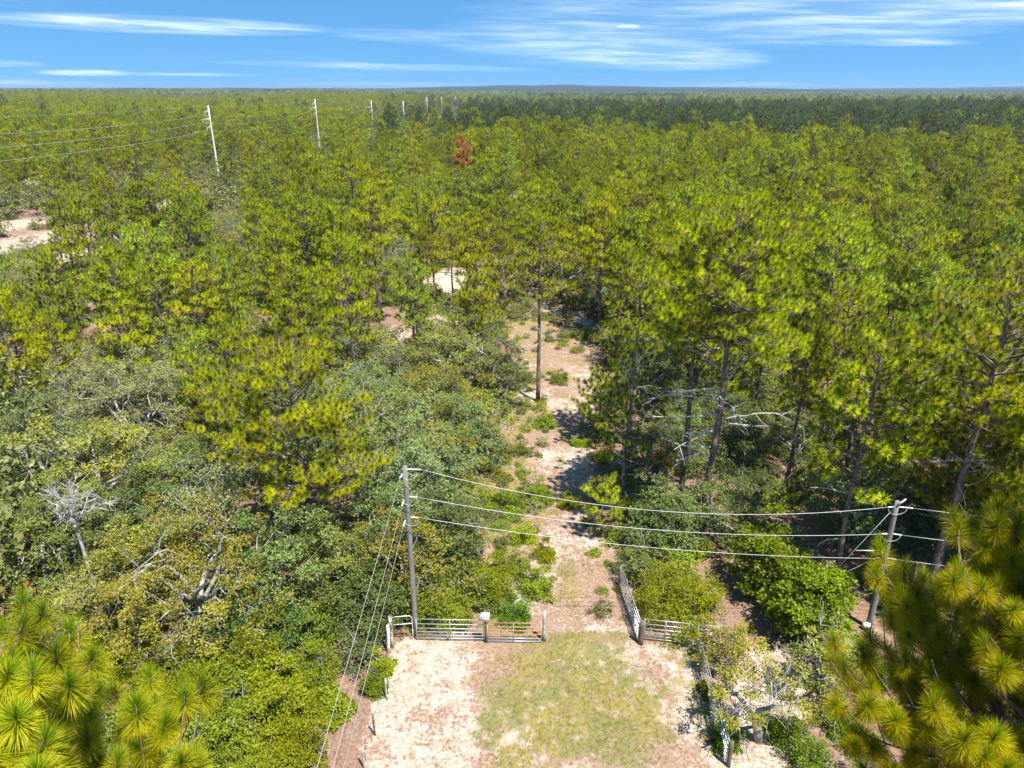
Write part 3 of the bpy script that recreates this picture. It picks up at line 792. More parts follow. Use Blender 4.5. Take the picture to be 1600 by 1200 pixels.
hero_pine(1545, 408, 19.0, 3.5, .58, 'very tall pine with a bare pinkish trunk right of the right utility pole', 527, nb=50, base=(1443, 942), dead=12, ragged=.35, trunk_r=.26)
hero_pine(1640, 480, 17.0, 3.4, .5, 'tall pine cut by the right edge of the picture', 528, nb=42, base=(1572, 880))
hero_pine(1235, 520, 12.5, 2.4, .45, 'shorter pine in the shade just right of the broad tall pine', 529, nb=34, base=(1225, 770))
hero_pine(1470, 560, 11.0, 2.4, .4, 'mid-height pine between the bushy pine and the very tall right pine', 530, nb=34, base=(1465, 845))
hero_pine(330, 610, 8.5, 2.4, .3, 'shorter pine leaning left of the wide bright pine', 531, nb=30)

# red dead pine far off
g, c, dd = pine(541, 17.2, 2.4, .45, 34, 'mid', 12, 0, 1.4, .2, .3)
x, y = P(724, 212, 17.2)
ms = meshes('dead_pine', g, c, None, 'dead'); TAKEN.append((x, y, 3.5))
place_tree('pine_tree', x, y, (ms[0], ms[1], None), 'dead pine with a rust red crown amid the green stand', GP, 'pine tree')

# oaks of the left and of the track
SILV = (1.12, 1.08, 1.5); OLIVE = (1.5, 1.32, .55); DARK = (.62, .72, .8); MIDG = (.85, 1.0, .7); GREY = (1.05, .98, 1.35)
hero_oak(285, 860, 5.0, 7.8, 5.6, 'wide olive oak with twisted pale limbs showing in the left foreground', 601, color=OLIVE, nl=52, clump=.6, limbs=7, depth=3, twigs=90, open_=.12, fill=1.8)
hero_oak(190, 590, 7.0, 9.0, 5.8, 'large silvery oak with bare grey twigs on the left', 602, color=SILV, limbs=7, twigs=90, fill=1.7)
hero_oak(60, 660, 6.0, 8.5, 5.0, 'dense grey green oak at the left edge below the silvery oak', 603, color=(1.1, 1.1, 1.0), limbs=6, fill=1.6, twigs=40)
hero_oak(330, 560, 5.0, 7.0, 3.6, 'pale rounded oak between the silvery oak and the wide pine', 604, color=GREY, limbs=5, fill=1.5, twigs=50)
hero_oak(120, 560, 6.0, 7.5, 3.6, 'grey oak with a lichen covered crown behind the left edge oak', 605, color=SILV, limbs=5, fill=1.4, twigs=50)
hero_oak(35, 800, 5.0, 7.0, 3.8, 'dark green oak at the left edge beside the bare white snag', 606, color=MIDG, limbs=5, fill=1.5)
hero_oak(655, 700, 5.5, 7.6, 3.3, 'rounded grey green oak just left of the sandy track', 607, color=(.95, 1.05, 1.1), limbs=6, fill=1.8, clump=.6)
hero_oak(722, 655, 4.5, 6.4, 2.8, 'smaller grey green oak spreading toward the sandy track', 608, color=(.95, 1.08, 1.05), limbs=5, fill=1.5)
hero_oak(700, 815, 3.5, 5.8, 2.4, 'dark rounded oak just right of the left utility pole', 609, color=(.72, .95, .8), limbs=5, fill=1.5, twigs=8)
hero_oak(600, 790, 4.0, 6.0, 2.7, 'dark oak behind the left utility pole wires', 610, color=(.75, .92, .85), limbs=5, fill=1.4)
hero_oak(515, 870, 3.0, 5.2, 2.5, 'olive bushy oak left of the descending wires', 611, color=(1.1, 1.15, .7), limbs=5, fill=1.5)
hero_oak(575, 930, 2.0, 3.9, 2.0, 'small dark oak behind the white gate pipe', 612, color=(.75, .95, .65), limbs=4, fill=1.5, twigs=5)
hero_oak(785, 560, 4.5, 7.2, 2.1, 'slim upright oak beside the lone clearing pine', 613, color=(.95, 1.0, .85), limbs=4, fill=1.1, trunk_h=.3, open_=.2)
hero_oak(480, 680, 4, 6.2, 3.0, 'shaded oak under the wide bright pine', 614, color=MIDG, limbs=5, fill=1.3)
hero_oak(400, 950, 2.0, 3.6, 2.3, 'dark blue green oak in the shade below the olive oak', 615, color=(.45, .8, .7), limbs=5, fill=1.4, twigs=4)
hero_oak(150, 930, 3.0, 5.0, 3.0, 'grey olive oak above the bottom left pine', 616, color=(1.2, 1.15, .9), limbs=5, fill=1.5, twigs=40)
hero_oak(220, 385, 5.0, 7.2, 4.2, 'silver grey oak beside the white sand opening on the left', 617, color=SILV, limbs=5, fill=1.5)
hero_oak(440, 360, 5.0, 7.0, 4.2, 'blue grey oak crown between the yellow pines', 618, color=(1.15, 1.2, 1.9), limbs=5, fill=1.4)
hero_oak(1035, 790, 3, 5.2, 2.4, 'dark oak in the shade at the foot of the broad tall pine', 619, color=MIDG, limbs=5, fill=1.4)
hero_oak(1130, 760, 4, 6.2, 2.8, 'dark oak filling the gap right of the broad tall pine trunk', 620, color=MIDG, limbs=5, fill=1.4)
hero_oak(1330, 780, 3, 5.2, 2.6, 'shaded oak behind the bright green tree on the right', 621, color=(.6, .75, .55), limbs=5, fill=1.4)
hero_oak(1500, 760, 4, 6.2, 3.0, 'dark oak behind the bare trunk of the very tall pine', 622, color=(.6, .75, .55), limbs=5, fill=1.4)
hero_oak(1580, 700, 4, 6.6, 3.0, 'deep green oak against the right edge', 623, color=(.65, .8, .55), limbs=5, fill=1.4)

# bright broadleaf trees and sparse oaks right of the gates
hero_oak(1205, 850, 3.6, 5.2, 1.9, 'bright lime green tree with broad leaves right of the broad pine', 631, 'broadleaf_tree', LEAF_BIG, 42, (.92, 1.02, .8), 'bush', GO, 'tree', limbs=5, fill=1.1, clump=.5, twigs=0)
hero_oak(1278, 925, 2.6, 4.5, 2.15, 'lush green broadleaf tree left of the right utility pole', 632, 'broadleaf_tree', LEAF_BIG, 46, (.62, .78, .65), 'bush', GO, 'tree', limbs=5, fill=1.8, clump=.52, twigs=0)
hero_oak(1192, 1125, 1.2, 6.0, 1.9, 'sparse oak with lichen white limbs over the sand right of the fence', 633, color=(1.5, 1.25, .3), nl=30, clump=.36, limbs=4, fill=.95, twigs=30, open_=.15, trunk_h=.3, clear=.4)
hero_oak(1290, 1060, 1.0, 4.6, 2.0, 'thin olive oak beside the bottom right pine', 634, color=(1.35, 1.2, .5), nl=34, clump=.42, limbs=4, fill=1.1, twigs=30, open_=.2, clear=.4)
hero_oak(1130, 1000, 1.5, 2.9, 1.5, 'low lichen twigged oak growing through the end of the gate panel', 635, color=(1.4, 1.15, .45), nl=26, clump=.36, limbs=4, fill=1.0, twigs=34, open_=.25, clear=.4)

# shrubs
def hero_bush(px, py, H, R, label, seed, color=(1, 1, 1), leaf=LEAF_FINE, nl=62, name='shrub', **kw):
    kw.setdefault('rag', .24); kw.setdefault('limbs', 6); kw.setdefault('fill', 1.3); kw.setdefault('clump', .42 * (R / 1.8) ** .5)
    return hero_oak(px, py, H * .5, H, R, label, seed, name, leaf, nl, color, 'bush', GB, 'shrub', trunk_h=.06, depth=3 if R > 1.3 else 2, twigs=5, **kw)
YG = (1.0, 1.0, .9)
hero_bush(1058, 925, 2.6, 2.4, 'large feathery yellow green shrub behind the right gate panel', 651, YG, fill=1.9, nl=60)
hero_bush(690, 938, 2.2, 1.7, 'bright yellow green shrub behind the left gate panel', 652, YG, fill=1.6)
hero_bush(755, 900, 1.6, 1.5, 'loose green shrub behind the white box on the gate post', 653, YG)
hero_bush(838, 905, 1.7, 1.2, 'green shrub between the rusty gate and the track', 654, YG)
hero_bush(805, 955, 1.2, 1.0, 'dark green shrub right behind the rusty gate', 655, (.6, .9, .8))
hero_bush(775, 935, .9, .8, 'low yellow shrub behind the joint of the two left gates', 656, YG)
hero_bush(850, 655, 1.3, 1.1, 'round green shrub at the foot of the lone clearing pine', 657, (.9, 1, .8))
hero_bush(874, 588, 1.1, 1.0, 'small shrub on the sand beyond the lone clearing pine', 658, (.9, 1, .9))
hero_bush(838, 765, 1.5, 1.2, 'green shrub at the left rim of the track bend', 659, (.75, .95, .7))
hero_bush(795, 780, 1.3, 1.3, 'broad low shrub left of the track bend', 660, (.8, .95, .8))
hero_bush(818, 832, .9, .7, 'little lime green shrub on the bare ground by the track', 661, (1.1, 1.2, .8))
hero_bush(800, 800, .7, .6, 'smallest yellow green shrub left of the track', 662, YG)
hero_bush(890, 780, .7, .7, 'low weed clump on the right side of the track bend', 663, YG)
hero_bush(585, 1068, .9, .55, 'green tuft of a shrub on the left fence line', 664, YG)
hero_bush(600, 1038, .8, .5, 'small shrub at the foot of the white gate pipe', 665, YG)
hero_bush(745, 720, 1.1, .9, 'shaded shrub under the smaller grey green oak', 666, (.7, .9, .8))
hero_bush(912, 520, 1.2, 1.1, 'shrub at the far end of the sandy clearing', 667, (.8, .9, .8))
hero_bush(815, 700, .6, .6, 'small dry tuft left of the track above the bend', 668, (1.0, .9, .7))
hero_bush(905, 690, .6, .5, 'small green tuft under the young leaning pine', 669, (.8, 1, .8))
hero_bush(770, 590, 1.2, 1.0, 'shrub at the foot of the slim upright oak', 646, (.8, .95, .9))
hero_bush(720, 880, 1.4, 1.1, 'dark shrub between the pole oak and the gate shrubs', 647, (.65, .9, .7))
hero_bush(800, 880, 1.0, .9, 'ragged weedy shrub on the bare ground above the gates', 648, (1.0, 1.0, .85))
hero_bush(850, 860, .8, .6, 'thin weed clump at the left edge of the track above the gates', 649, (1.0, .95, .8))
k = 0
for px, py, H, R, cr, lab in [(395, 1010, 2.6, 1.5, (1.02, .98, .8), 'olive shrub nearest the dark oak shade at the lower left'),
        (330, 1060, 2.6, 1.9, (1.02, .98, .75), 'broad yellow olive shrub in the middle of the lower left thicket'),
        (235, 1075, 2.4, 1.7, (1.0, .98, .8), 'yellow olive shrub touching the bottom left pine'),
        (430, 1075, 2.4, 1.7, (1.02, 1, .75), 'bright olive shrub left of the descending wires'),
        (490, 1040, 1.9, 1.3, (.9, .9, .85), 'greyish olive shrub beside the descending wires'),
        (360, 1140, 2.3, 1.7, (1.02, .98, .75), 'dense yellow shrub near the bottom of the lower left thicket'),
        (450, 1160, 2.0, 1.4, (.85, .83, .8), 'dry olive shrub where the wires leave the picture'),
        (300, 1190, 2.2, 1.6, (1, .98, .75), 'yellow shrub cut by the bottom edge right of the corner pine'),
        (395, 1215, 2.0, 1.5, (1, .95, .8), 'olive shrub cut by the bottom edge in the thicket'),
        (170, 1010, 2.3, 1.6, (.9, .9, .9), 'shrub between the grey olive oak and the corner pine'),
        (490, 975, 1.9, 1.3, (.95, .98, .8), 'soft green shrub above the thicket beside the olive oak'),
        (520, 1100, 1.2, .8, (.9, .88, .8), 'small dry shrub left of the fence wires')]:
    hero_bush(px, py, H, R, lab, 670 + k, cr, leaf=LEAF if k % 2 else LEAF_FINE, nl=60, fill=1.6); k += 1
for px, py, H, R, cr, lab in [(1225, 1135, 1.2, .9, (.6, .85, .9), 'soft blue green weed clump at the foot of the sparse oak'),
        (1270, 1170, 1.5, 1.2, (.7, .85, 1.0), 'pale green shrub at the bottom edge right of the sparse oak'),
        (1330, 1010, 1.6, 1.3, (.95, .85, .7), 'olive shrub in front of the right utility pole base'),
        (1370, 1040, 1.4, 1.2, (.9, .85, .7), 'olive shrub beside the tufts of the bottom right pine'),
        (1320, 1130, 1.4, 1.0, (.8, .9, .8), 'green shrub peeping out under the bottom right pine'),
        (1135, 1150, .8, .5, (.6, .85, .8), 'weed clump at the foot of the dark fence post'),
        (1400, 930, 1.5, 1.2, (.75, .85, .7), 'dark shrub right behind the right utility pole base'),
        (1110, 1075, .6, .4, (1.2, .75, .4), 'small orange brown shrub against the leaning fence panel')]:
    hero_bush(px, py, H, R, lab, 690 + k, cr, nl=50); k += 1

# bare white snag in the left oaks
def snag(px, py, h, H, label, seed):
    r = np.random.default_rng(seed); g = Geo()
    x, y = P(px, py, h)
    g.tube(wander(r, (0, 0, 0), (0, 0, 1), H * .45, 4, .08)[0], np.linspace(.11, .08, 5), 6)
    t = thing('dead_tree', label, 'dead tree', (x, y, 0), 0, None)
    base = 4.2; g = Geo(); g.tube(wander(r, (0, 0, 0), (0, 0, 1), base + H * .45, 5, .05)[0], np.linspace(.12, .07, 6), 6)
    top = np.array([0, 0, base + H * .3])
    part('trunk', g.mesh('snag_trunk', M['deadwood']), t)
    for k in range(9):
        g = Geo(); a = k * .698 + r.random() * .5; e = .5 + r.random() * .7
        pts, d = wander(r, top, (math.cos(a) * math.cos(e), math.sin(a) * math.cos(e), math.sin(e)), H * .5, 6, .16)
        g.tube(pts, np.linspace(.042, .013, 7), 4, False)
        for q in range(14):
            j = r.integers(2, 7); s2, _ = wander(r, pts[j], (pts[j] - pts[j - 1]) * 3 + r.normal(size=3) * .6, H * (.12 + .1 * r.random()), 4, .3)
            g.tube(s2, np.linspace(.024, .008, 5), 3, False)
            s3, _ = wander(r, s2[2], s2[3] - s2[2] + r.normal(size=3) * .2, H * .09, 3, .3); g.tube(s3, [.014, .012, .009, .006], 3, False)
        part('branch', g.mesh('snag_branch', M['deadwood']), t)
    TAKEN.append((x, y, 1.2))
snag(112, 775, 7.0, 4.3, 'bare bleached snag standing out of the oaks on the left', 701)

# ------------------------------------------------------------------ the random forest
def frustum(x, y, margin=6):
    return (np.abs(x) < (y * CP + 4) * 800 / FPX * 1.04 + 6 + margin) & (y > 3)
def jitter_grid(s, x0, x1, y0, y1, r):
    gx = np.arange(x0, x1, s); gy = np.arange(y0, y1, s)
    X, Y = np.meshgrid(gx, gy); X = X + np.where(np.arange(len(gy)) % 2, .5 * s, 0)[:, None]
    X = X.ravel() + (r.random(X.size) - .5) * s * .85; Y = Y.ravel() + (r.random(Y.size) - .5) * s * .85
    return X, Y
r = np.random.default_rng(42)
X, Y = jitter_grid(5.0, -330, 330, 12, 372, r)
X2, Y2 = jitter_grid(3.8, -75, 75, 12, 82, r); m1 = np.hypot(X, Y) > 80; m2 = np.hypot(X2, Y2) <= 80
X = np.concatenate([X[m1], X2[m2]]); Y = np.concatenate([Y[m1], Y2[m2]])
D = np.hypot(X, Y)
ok = frustum(X, Y, 8) & ~in_poly(X, Y, CLEAR) & (opening(X, Y) < .05 + .1 * r.random(len(X)))
rowx = -10 / FPX * Y - 82.0
row = (np.abs(X - rowx) < 10) & (D > 90)
ok &= ~((Y < 33) & (X > 3) & (X < 40) & (X < 24))            # sandy corner in front of the right pole
ok &= ~((Y < 29) & (X < -3.5) & (X > -30))                    # lower left thicket is planted by hand
for (tx, ty, tr) in TAKEN: ok &= np.hypot(X - tx, Y - ty) > tr + .7
row = row[ok]; X, Y, D = X[ok], Y[ok], D[ok]
patch = fbm(X, Y, 26, 5, 3); patch2 = fbm(X, Y, 60, 15, 2)
pxl = 800 + FPX * X / (Y * CP + 14 * SP)
pine_p = np.where(D < 60, np.where(X < -2, .16, .56), .76)
pine_p = np.where((D > 60) & (D < 80) & (X < -10), .45, pine_p)
pine_p = np.where((pxl < 420) & (D > 80) & (D < 230), .5, pine_p)
pine_p = np.where((pxl > 1150) & (D > 110) & (D < 200), .62, pine_p)
pine_p = np.clip(pine_p + (patch - .5) * 1.3, .04, .97)
pine_p = np.where((D < 69) & (X < -5), np.clip(.06 + (patch - .5) * .5, .02, .3), pine_p)
kind = np.where(r.random(len(X)) < pine_p, 0, 1)
kind = np.where((pxl > 995) & (pxl < 1235) & (D < 48), 1, kind)
gap = ((pxl > 22) & (pxl < 150) & (D > 98) & (D < 150)) | ((pxl > 205) & (pxl < 300) & (D > 138) & (D < 178)) | ((pxl > 575) & (pxl < 690) & (D > 66) & (D < 80) & (r.random(len(X)) < .6)) | ((pxl > 1475) & (pxl < 1500) & (D > 105) & (D < 130))
kind = np.where(row, 1, kind)
low = np.zeros(len(X), bool)
for a0, a1, d0, d1 in [(1000, 1195, 27, 39), (1235, 1300, 30, 41.5), (1395, 1530, 22, 34), (696, 756, 138, 184), (300, 366, 105, 190), (476, 510, 170, 292), (566, 596, 220, 400), (618, 640, 280, 400), (1335, 1410, 22, 34)]:
    w_ = (pxl > a0) & (pxl < a1) & (D > d0) & (D < d1)
    kind = np.where(w_, 1, kind); low |= w_
keep = r.random(len(X)) < np.where(kind == 0, .93, np.where(D < 70, .95, .8))
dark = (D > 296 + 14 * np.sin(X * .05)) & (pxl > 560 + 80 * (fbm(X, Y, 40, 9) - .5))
keep &= ~dark
keep &= ~(gap & (r.random(len(X)) < .62))
keep &= ~row | (r.random(len(X)) < .6)
row = row[keep] | low[keep]
X, Y, D, kind, pxl, patch = X[keep], Y[keep], D[keep], kind[keep], pxl[keep], patch[keep]

def region(x, y, D, pxl):
    if D < 62:
        if x < -2:
            a = 'in the left oak thicket' if x < -22 else 'among the oaks left of the wires' if x < -10 else 'near the left rim of the track'
        else:
            a = 'behind the right gates' if x < 14 else 'behind the right utility pole' if x < 26 else 'near the right edge'
        return a + (', front row' if D < 42 else ', middle row' if D < 52 else ', back row')
    dep = 'near row' if D < 72 else 'second row' if D < 82 else 'third row' if D < 93 else 'fourth row' if D < 108 else 'far row'
    side = 'at the far left' if pxl < 120 else 'left of the column pine' if pxl < 280 else 'under the nearest white pole' if pxl < 420 else 'under the second white pole' if pxl < 550 else 'left of the clearing' if pxl < 700 else \
           'straight behind the clearing' if pxl < 840 else 'right of the clearing' if pxl < 960 else 'behind the broad tall pine' if pxl < 1180 else 'behind the twin pine' if pxl < 1330 else 'behind the right utility pole' if pxl < 1460 else 'at the far right'
    return side + ', ' + dep
cnt = {0: 0, 1: 0}
order = np.argsort(D)
LIM = {0: 300 - 24, 1: 300 - 33}
mass = {0: [], 1: []}
for i in order:
    k = int(kind[i]); x, y = float(X[i]), float(Y[i])
    inview = abs(pxl[i] - 800) < 830 and D[i] > 20
    if cnt[k] < LIM[k] and inview and D[i] < 170:
        cnt[k] += 1
        rz = r.random() * 6.283; s = .74 + .46 * r.random()
        if k == 0:
            q = int(r.integers(0, len(PINES)))
            if D[i] < 78 and r.random() < .7: q = [3, 5, 7, 1, 3][int(r.integers(0, 5))]
            ms = PINES[q]
            if D[i] < 60 and x > 0: s *= 1.05
            cc = (1, 1, 1)
            hgt = ms[3] * s; szw = 'tall' if hgt > 14 else 'middle sized' if hgt > 11 else 'short'
            shp = ['round crowned', 'broad', 'long trunked', 'conical', 'flat topped', 'young', 'full crowned', 'plain'][q]
            place_tree('pine_tree', x, y, ms, '%s %s pine %s' % (szw, shp, region(x, y, D[i], pxl[i])), GP, 'pine tree', rz, s)
        else:
            q = int(r.integers(0, len(OAKS))); ms = OAKS[q]
            if x < -2 and D[i] < 75:
                tone, tn = [(SILV, 'silvery'), (GREY, 'grey'), (OLIVE, 'olive'), (MIDG, 'green'), ((1.05, 1.1, .95), 'grey green')][int(r.integers(0, 5))]
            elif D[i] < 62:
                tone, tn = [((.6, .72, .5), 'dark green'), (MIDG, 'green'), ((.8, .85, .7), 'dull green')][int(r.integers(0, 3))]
            else:
                tone, tn = [(SILV, 'silvery'), (OLIVE, 'olive'), ((1.3, 1.2, .8), 'yellowish'), (GREY, 'grey')][int(r.integers(0, 4))]
            if D[i] < 62 and x > 0: s *= .82
            if row[i]: s *= .62
            hgt = ms[3] * s; szw = 'large' if hgt > 7.5 else 'medium' if hgt > 6 else 'small'
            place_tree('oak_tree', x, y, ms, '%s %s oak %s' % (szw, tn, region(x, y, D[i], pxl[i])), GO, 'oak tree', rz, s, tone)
    elif D[i] > 30:
        mass[k].append((x, y))
print('individual trees', cnt, 'mass', len(mass[0]), len(mass[1]))

# far ranges joined to the masses: 370 m to 1500 m
def ring_points(s0, d0, d1, r):
    out = []
    d = d0
    while d < d1:
        s = s0 * (1 + (d - d0) / 700)
        w = d * 800 / FPX * 1.05 + 30
        n = int(2 * w / s)
        xx = (np.arange(n) + .5) / n * 2 * w - w + (r.random(n) - .5) * s; yy = np.full(n, d) + (r.random(n) - .5) * s * 1.0
        out.append(np.stack([xx, yy], -1)); d += s * .95
    return np.concatenate(out)
WINDOWS = [(566, 596, 410), (616, 644, 530), (657, 677, 700), (682, 698, 820), (705, 719, 980)]
far = ring_points(5.4, 368, 1500, r)
fpx = 800 + FPX * far[:, 0] / (far[:, 1] * CP + 14 * SP)
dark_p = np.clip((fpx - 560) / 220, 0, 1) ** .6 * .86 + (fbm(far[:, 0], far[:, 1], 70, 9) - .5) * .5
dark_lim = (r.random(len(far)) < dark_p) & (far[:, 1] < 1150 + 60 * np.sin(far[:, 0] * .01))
for a0, a1, d1 in WINDOWS:
    wk = ~((fpx > a0) & (fpx < a1) & (far[:, 1] < d1)); mass[1] += [(float(q[0]), float(q[1])) for q in far[~wk]]; far = far[wk]; fpx = fpx[wk]; dark_lim = dark_lim[wk]
# dark wood also begins nearer on the right
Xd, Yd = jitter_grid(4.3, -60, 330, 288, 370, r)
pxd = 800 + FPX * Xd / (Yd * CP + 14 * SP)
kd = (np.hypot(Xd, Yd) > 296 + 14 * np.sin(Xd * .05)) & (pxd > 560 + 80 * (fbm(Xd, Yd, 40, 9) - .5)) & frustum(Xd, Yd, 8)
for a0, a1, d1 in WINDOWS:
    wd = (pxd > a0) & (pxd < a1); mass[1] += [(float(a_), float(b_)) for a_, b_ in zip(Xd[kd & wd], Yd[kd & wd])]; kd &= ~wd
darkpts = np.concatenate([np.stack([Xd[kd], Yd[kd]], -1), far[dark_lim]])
light = far[~dark_lim]
lk = fbm(light[:, 0], light[:, 1], 90, 2, 3) + (r.random(len(light)) - .5) * .3
mp = np.concatenate([np.array(mass[0]), light[lk < .54]]); mo = np.concatenate([np.array(mass[1]), light[lk >= .54]])
def put_mass(name, coll, pts, label, s0=.85, s1=.35):
    z = G(pts[:, 0], pts[:, 1]) - .05
    n = len(pts)
    k = len(PROTO[coll][1])
    gn_mass(name, coll, np.stack([pts[:, 0], pts[:, 1], z], -1), r.integers(0, k, n), r.random(n) * 6.283, s0 + s1 * r.random(n) ** 1.5, label)
dm = np.hypot(mp[:, 0], mp[:, 1]) < 420
put_mass('pine_stand', 'pine_mass', mp[dm], 'back rows of the yellow green pine stand', .72, .58)
put_mass('pine_forest', 'pine_far', mp[~dm], 'yellow green pine forest rolling away to the horizon')
put_mass('oak_woods', 'oak_mass', mo, 'greyish oaks scattered through the distant pine forest', .85, .4)
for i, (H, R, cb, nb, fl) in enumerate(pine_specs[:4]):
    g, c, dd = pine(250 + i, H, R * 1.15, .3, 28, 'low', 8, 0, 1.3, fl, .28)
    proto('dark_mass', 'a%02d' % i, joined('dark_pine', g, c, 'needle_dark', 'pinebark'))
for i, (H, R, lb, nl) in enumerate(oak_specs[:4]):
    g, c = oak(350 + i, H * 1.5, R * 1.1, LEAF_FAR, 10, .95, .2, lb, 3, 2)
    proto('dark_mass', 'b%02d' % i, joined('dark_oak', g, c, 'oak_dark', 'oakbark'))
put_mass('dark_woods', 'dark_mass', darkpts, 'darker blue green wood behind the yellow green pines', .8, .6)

# beyond 1500 m: woods in blocks of many crowns
def crown_block(seed, size, n, flat_pts=6):
    r2 = np.random.default_rng(seed); c = Geo()
    px = (r2.random(n) - .5) * size; py = (r2.random(n) - .5) * size; hh = 8 + 12 * r2.random(n) ** 3; rad = 2.6 + 1.8 * r2.random(n)
    for i in range(n):
        m = 26
        v = r2.normal(size=(m, 3)); v /= np.linalg.norm(v, axis=1)[:, None]; v[:, 2] = np.abs(v[:, 2]) * 1.1 - .1
        p = np.array([px[i], py[i], hh[i] - rad[i]]) + v * rad[i]
        scatter(LEAF_FAR, p, v + r2.normal(size=(m, 3)) * .3, np.full(m, 3.2), r2, c, np.full(m, r2.random()))
    # shaded mass below the crowns
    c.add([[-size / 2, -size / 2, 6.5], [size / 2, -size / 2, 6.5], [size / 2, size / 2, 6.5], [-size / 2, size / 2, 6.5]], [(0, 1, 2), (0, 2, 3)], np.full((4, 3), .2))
    return c
for i in range(4):
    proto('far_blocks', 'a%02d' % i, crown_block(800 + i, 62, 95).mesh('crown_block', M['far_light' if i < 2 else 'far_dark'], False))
pts = []
d = 1520
while d < 8200:
    s = 56 * (1 + max(0, d - 3500) / 6000)
    w = d * 800 / FPX * 1.05 + 80; n = int(2 * w / s)
    xx = (np.arange(n) + .5) / n * 2 * w - w + (r.random(n) - .5) * 10
    pts.append(np.stack([xx, np.full(n, d) + (r.random(n) - .5) * 14], -1)); d += s
pts = np.concatenate(pts); n = len(pts)
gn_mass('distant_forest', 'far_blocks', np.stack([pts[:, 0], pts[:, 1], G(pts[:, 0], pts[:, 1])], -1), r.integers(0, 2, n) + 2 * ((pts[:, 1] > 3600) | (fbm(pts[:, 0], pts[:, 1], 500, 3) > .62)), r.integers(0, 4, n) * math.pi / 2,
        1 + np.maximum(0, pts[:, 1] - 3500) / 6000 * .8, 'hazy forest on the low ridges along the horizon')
print('far', len(mp), len(mo), len(darkpts), n)

# undergrowth: low bushes and saplings on the forest floor
for i in range(4):
    g, c = oak(900 + i, .9 + .3 * i, .8 + .15 * i, LEAF, 26, .34, .06, 4, 2, 3, fill=1.2)
    proto('under', 'a%02d' % i, joined('undergrowth_bush', g, c, 'oak' if i % 2 else 'bush', 'oakbark'), [(.8, .9, .8), (1.1, 1.0, .6), (.75, .8, .8), (.75, .9, .8)][i])
Xu, Yu = jitter_grid(2.3, -160, 160, 16, 160, r)
ku = frustum(Xu, Yu, 4) & ~in_poly(Xu, Yu, CLEAR) & (opening(Xu, Yu) < .2) & (fbm(Xu, Yu, 7, 4) + r.random(len(Xu)) * .35 > .54)
ku &= ~((Yu < 26.5) & (Xu < -3.8) & (Xu > -7.5) & (r.random(len(Xu)) < .5))
ku &= ~((Yu < 31) & (Xu > 3) & (r.random(len(Xu)) < .75))
Xe, Ye = jitter_grid(1.1, -14, 16, 31, 90, r)          # weeds crowding the rims of the sandy track
de_ = dist_line(Xe, Ye, PATH)
ke = in_poly(Xe, Ye, CLEAR) & (Ye > P(800, 960)[1]) & (de_ > 1.25) & (fbm(Xe, Ye, 4, 14) + r.random(len(Xe)) * .5 + np.clip(de_ - 2, 0, 2) * .06 > .86)
Xu, Yu = Xu[ku], Yu[ku]; su = np.concatenate([.7 + .9 * r.random(len(Xu)), .28 + .42 * r.random(int(ke.sum()))])
Xu = np.concatenate([Xu, Xe[ke]]); Yu = np.concatenate([Yu, Ye[ke]]); n = len(Xu)
gn_mass('undergrowth', 'under', np.stack([Xu, Yu, ground_z(Xu, Yu) - .05], -1), r.integers(0, 4, n), r.random(n) * 6.283, su, 'low green undergrowth on the sandy forest floor')

# grass of the front clearing
for i in range(4):
    c = Geo(); m = 22; r2 = np.random.default_rng(950 + i)
    a = r2.random(m) * 6.283; rad = r2.random(m) * .14; b = np.stack([np.cos(a) * rad, np.sin(a) * rad, np.zeros(m)], -1)
    tip = b + np.stack([np.cos(a) * .06, np.sin(a) * .06, .07 + .09 * r2.random(m)], -1) + r2.normal(size=(m, 3)) * .02
    side = np.stack([-np.sin(a), np.cos(a), np.zeros(m)], -1) * .009
    V = np.stack([b - side, b + side, tip], 1).reshape(-1, 3)
    A = np.zeros((m, 3, 3)); A[:, :, 1] = r2.random(m)[:, None] * .8; A[:, :, 2] = r2.random(m)[:, None]; A[:, 2, 0] = 1
    c.add(V, np.arange(3 * m).reshape(-1, 3), A.reshape(-1, 3))
    proto('grass_tufts', 'a%02d' % i, c.mesh('grass_tuft', M['bush'], False), [(.8, .62, 1.6), (.95, .64, 2.2), (.7, .6, 1.4), (1.1, .7, 3.4)][i])
Xg, Yg = jitter_grid(.16, -10, 16, 14, 62, r)
tn = ground_tone(Xg, Yg)
kg = frustum(Xg, Yg, 1) & in_poly(Xg, Yg, CLEAR) & (tn[:, 1] + (fbm(Xg, Yg, .9, 6) - .5) * .9 + (r.random(len(Xg)) - .5) * .5 > .52)
Xg, Yg = Xg[kg], Yg[kg]; n = len(Xg)
gn_mass('grass', 'grass_tufts', np.stack([Xg, Yg, ground_z(Xg, Yg) - .01], -1), r.integers(0, 4, n), r.random(n) * 6.283, .35 + .5 * r.random(n), 'short patchy grass in the sandy clearing before the gates')
print('grass', n, 'under', len(Xu))

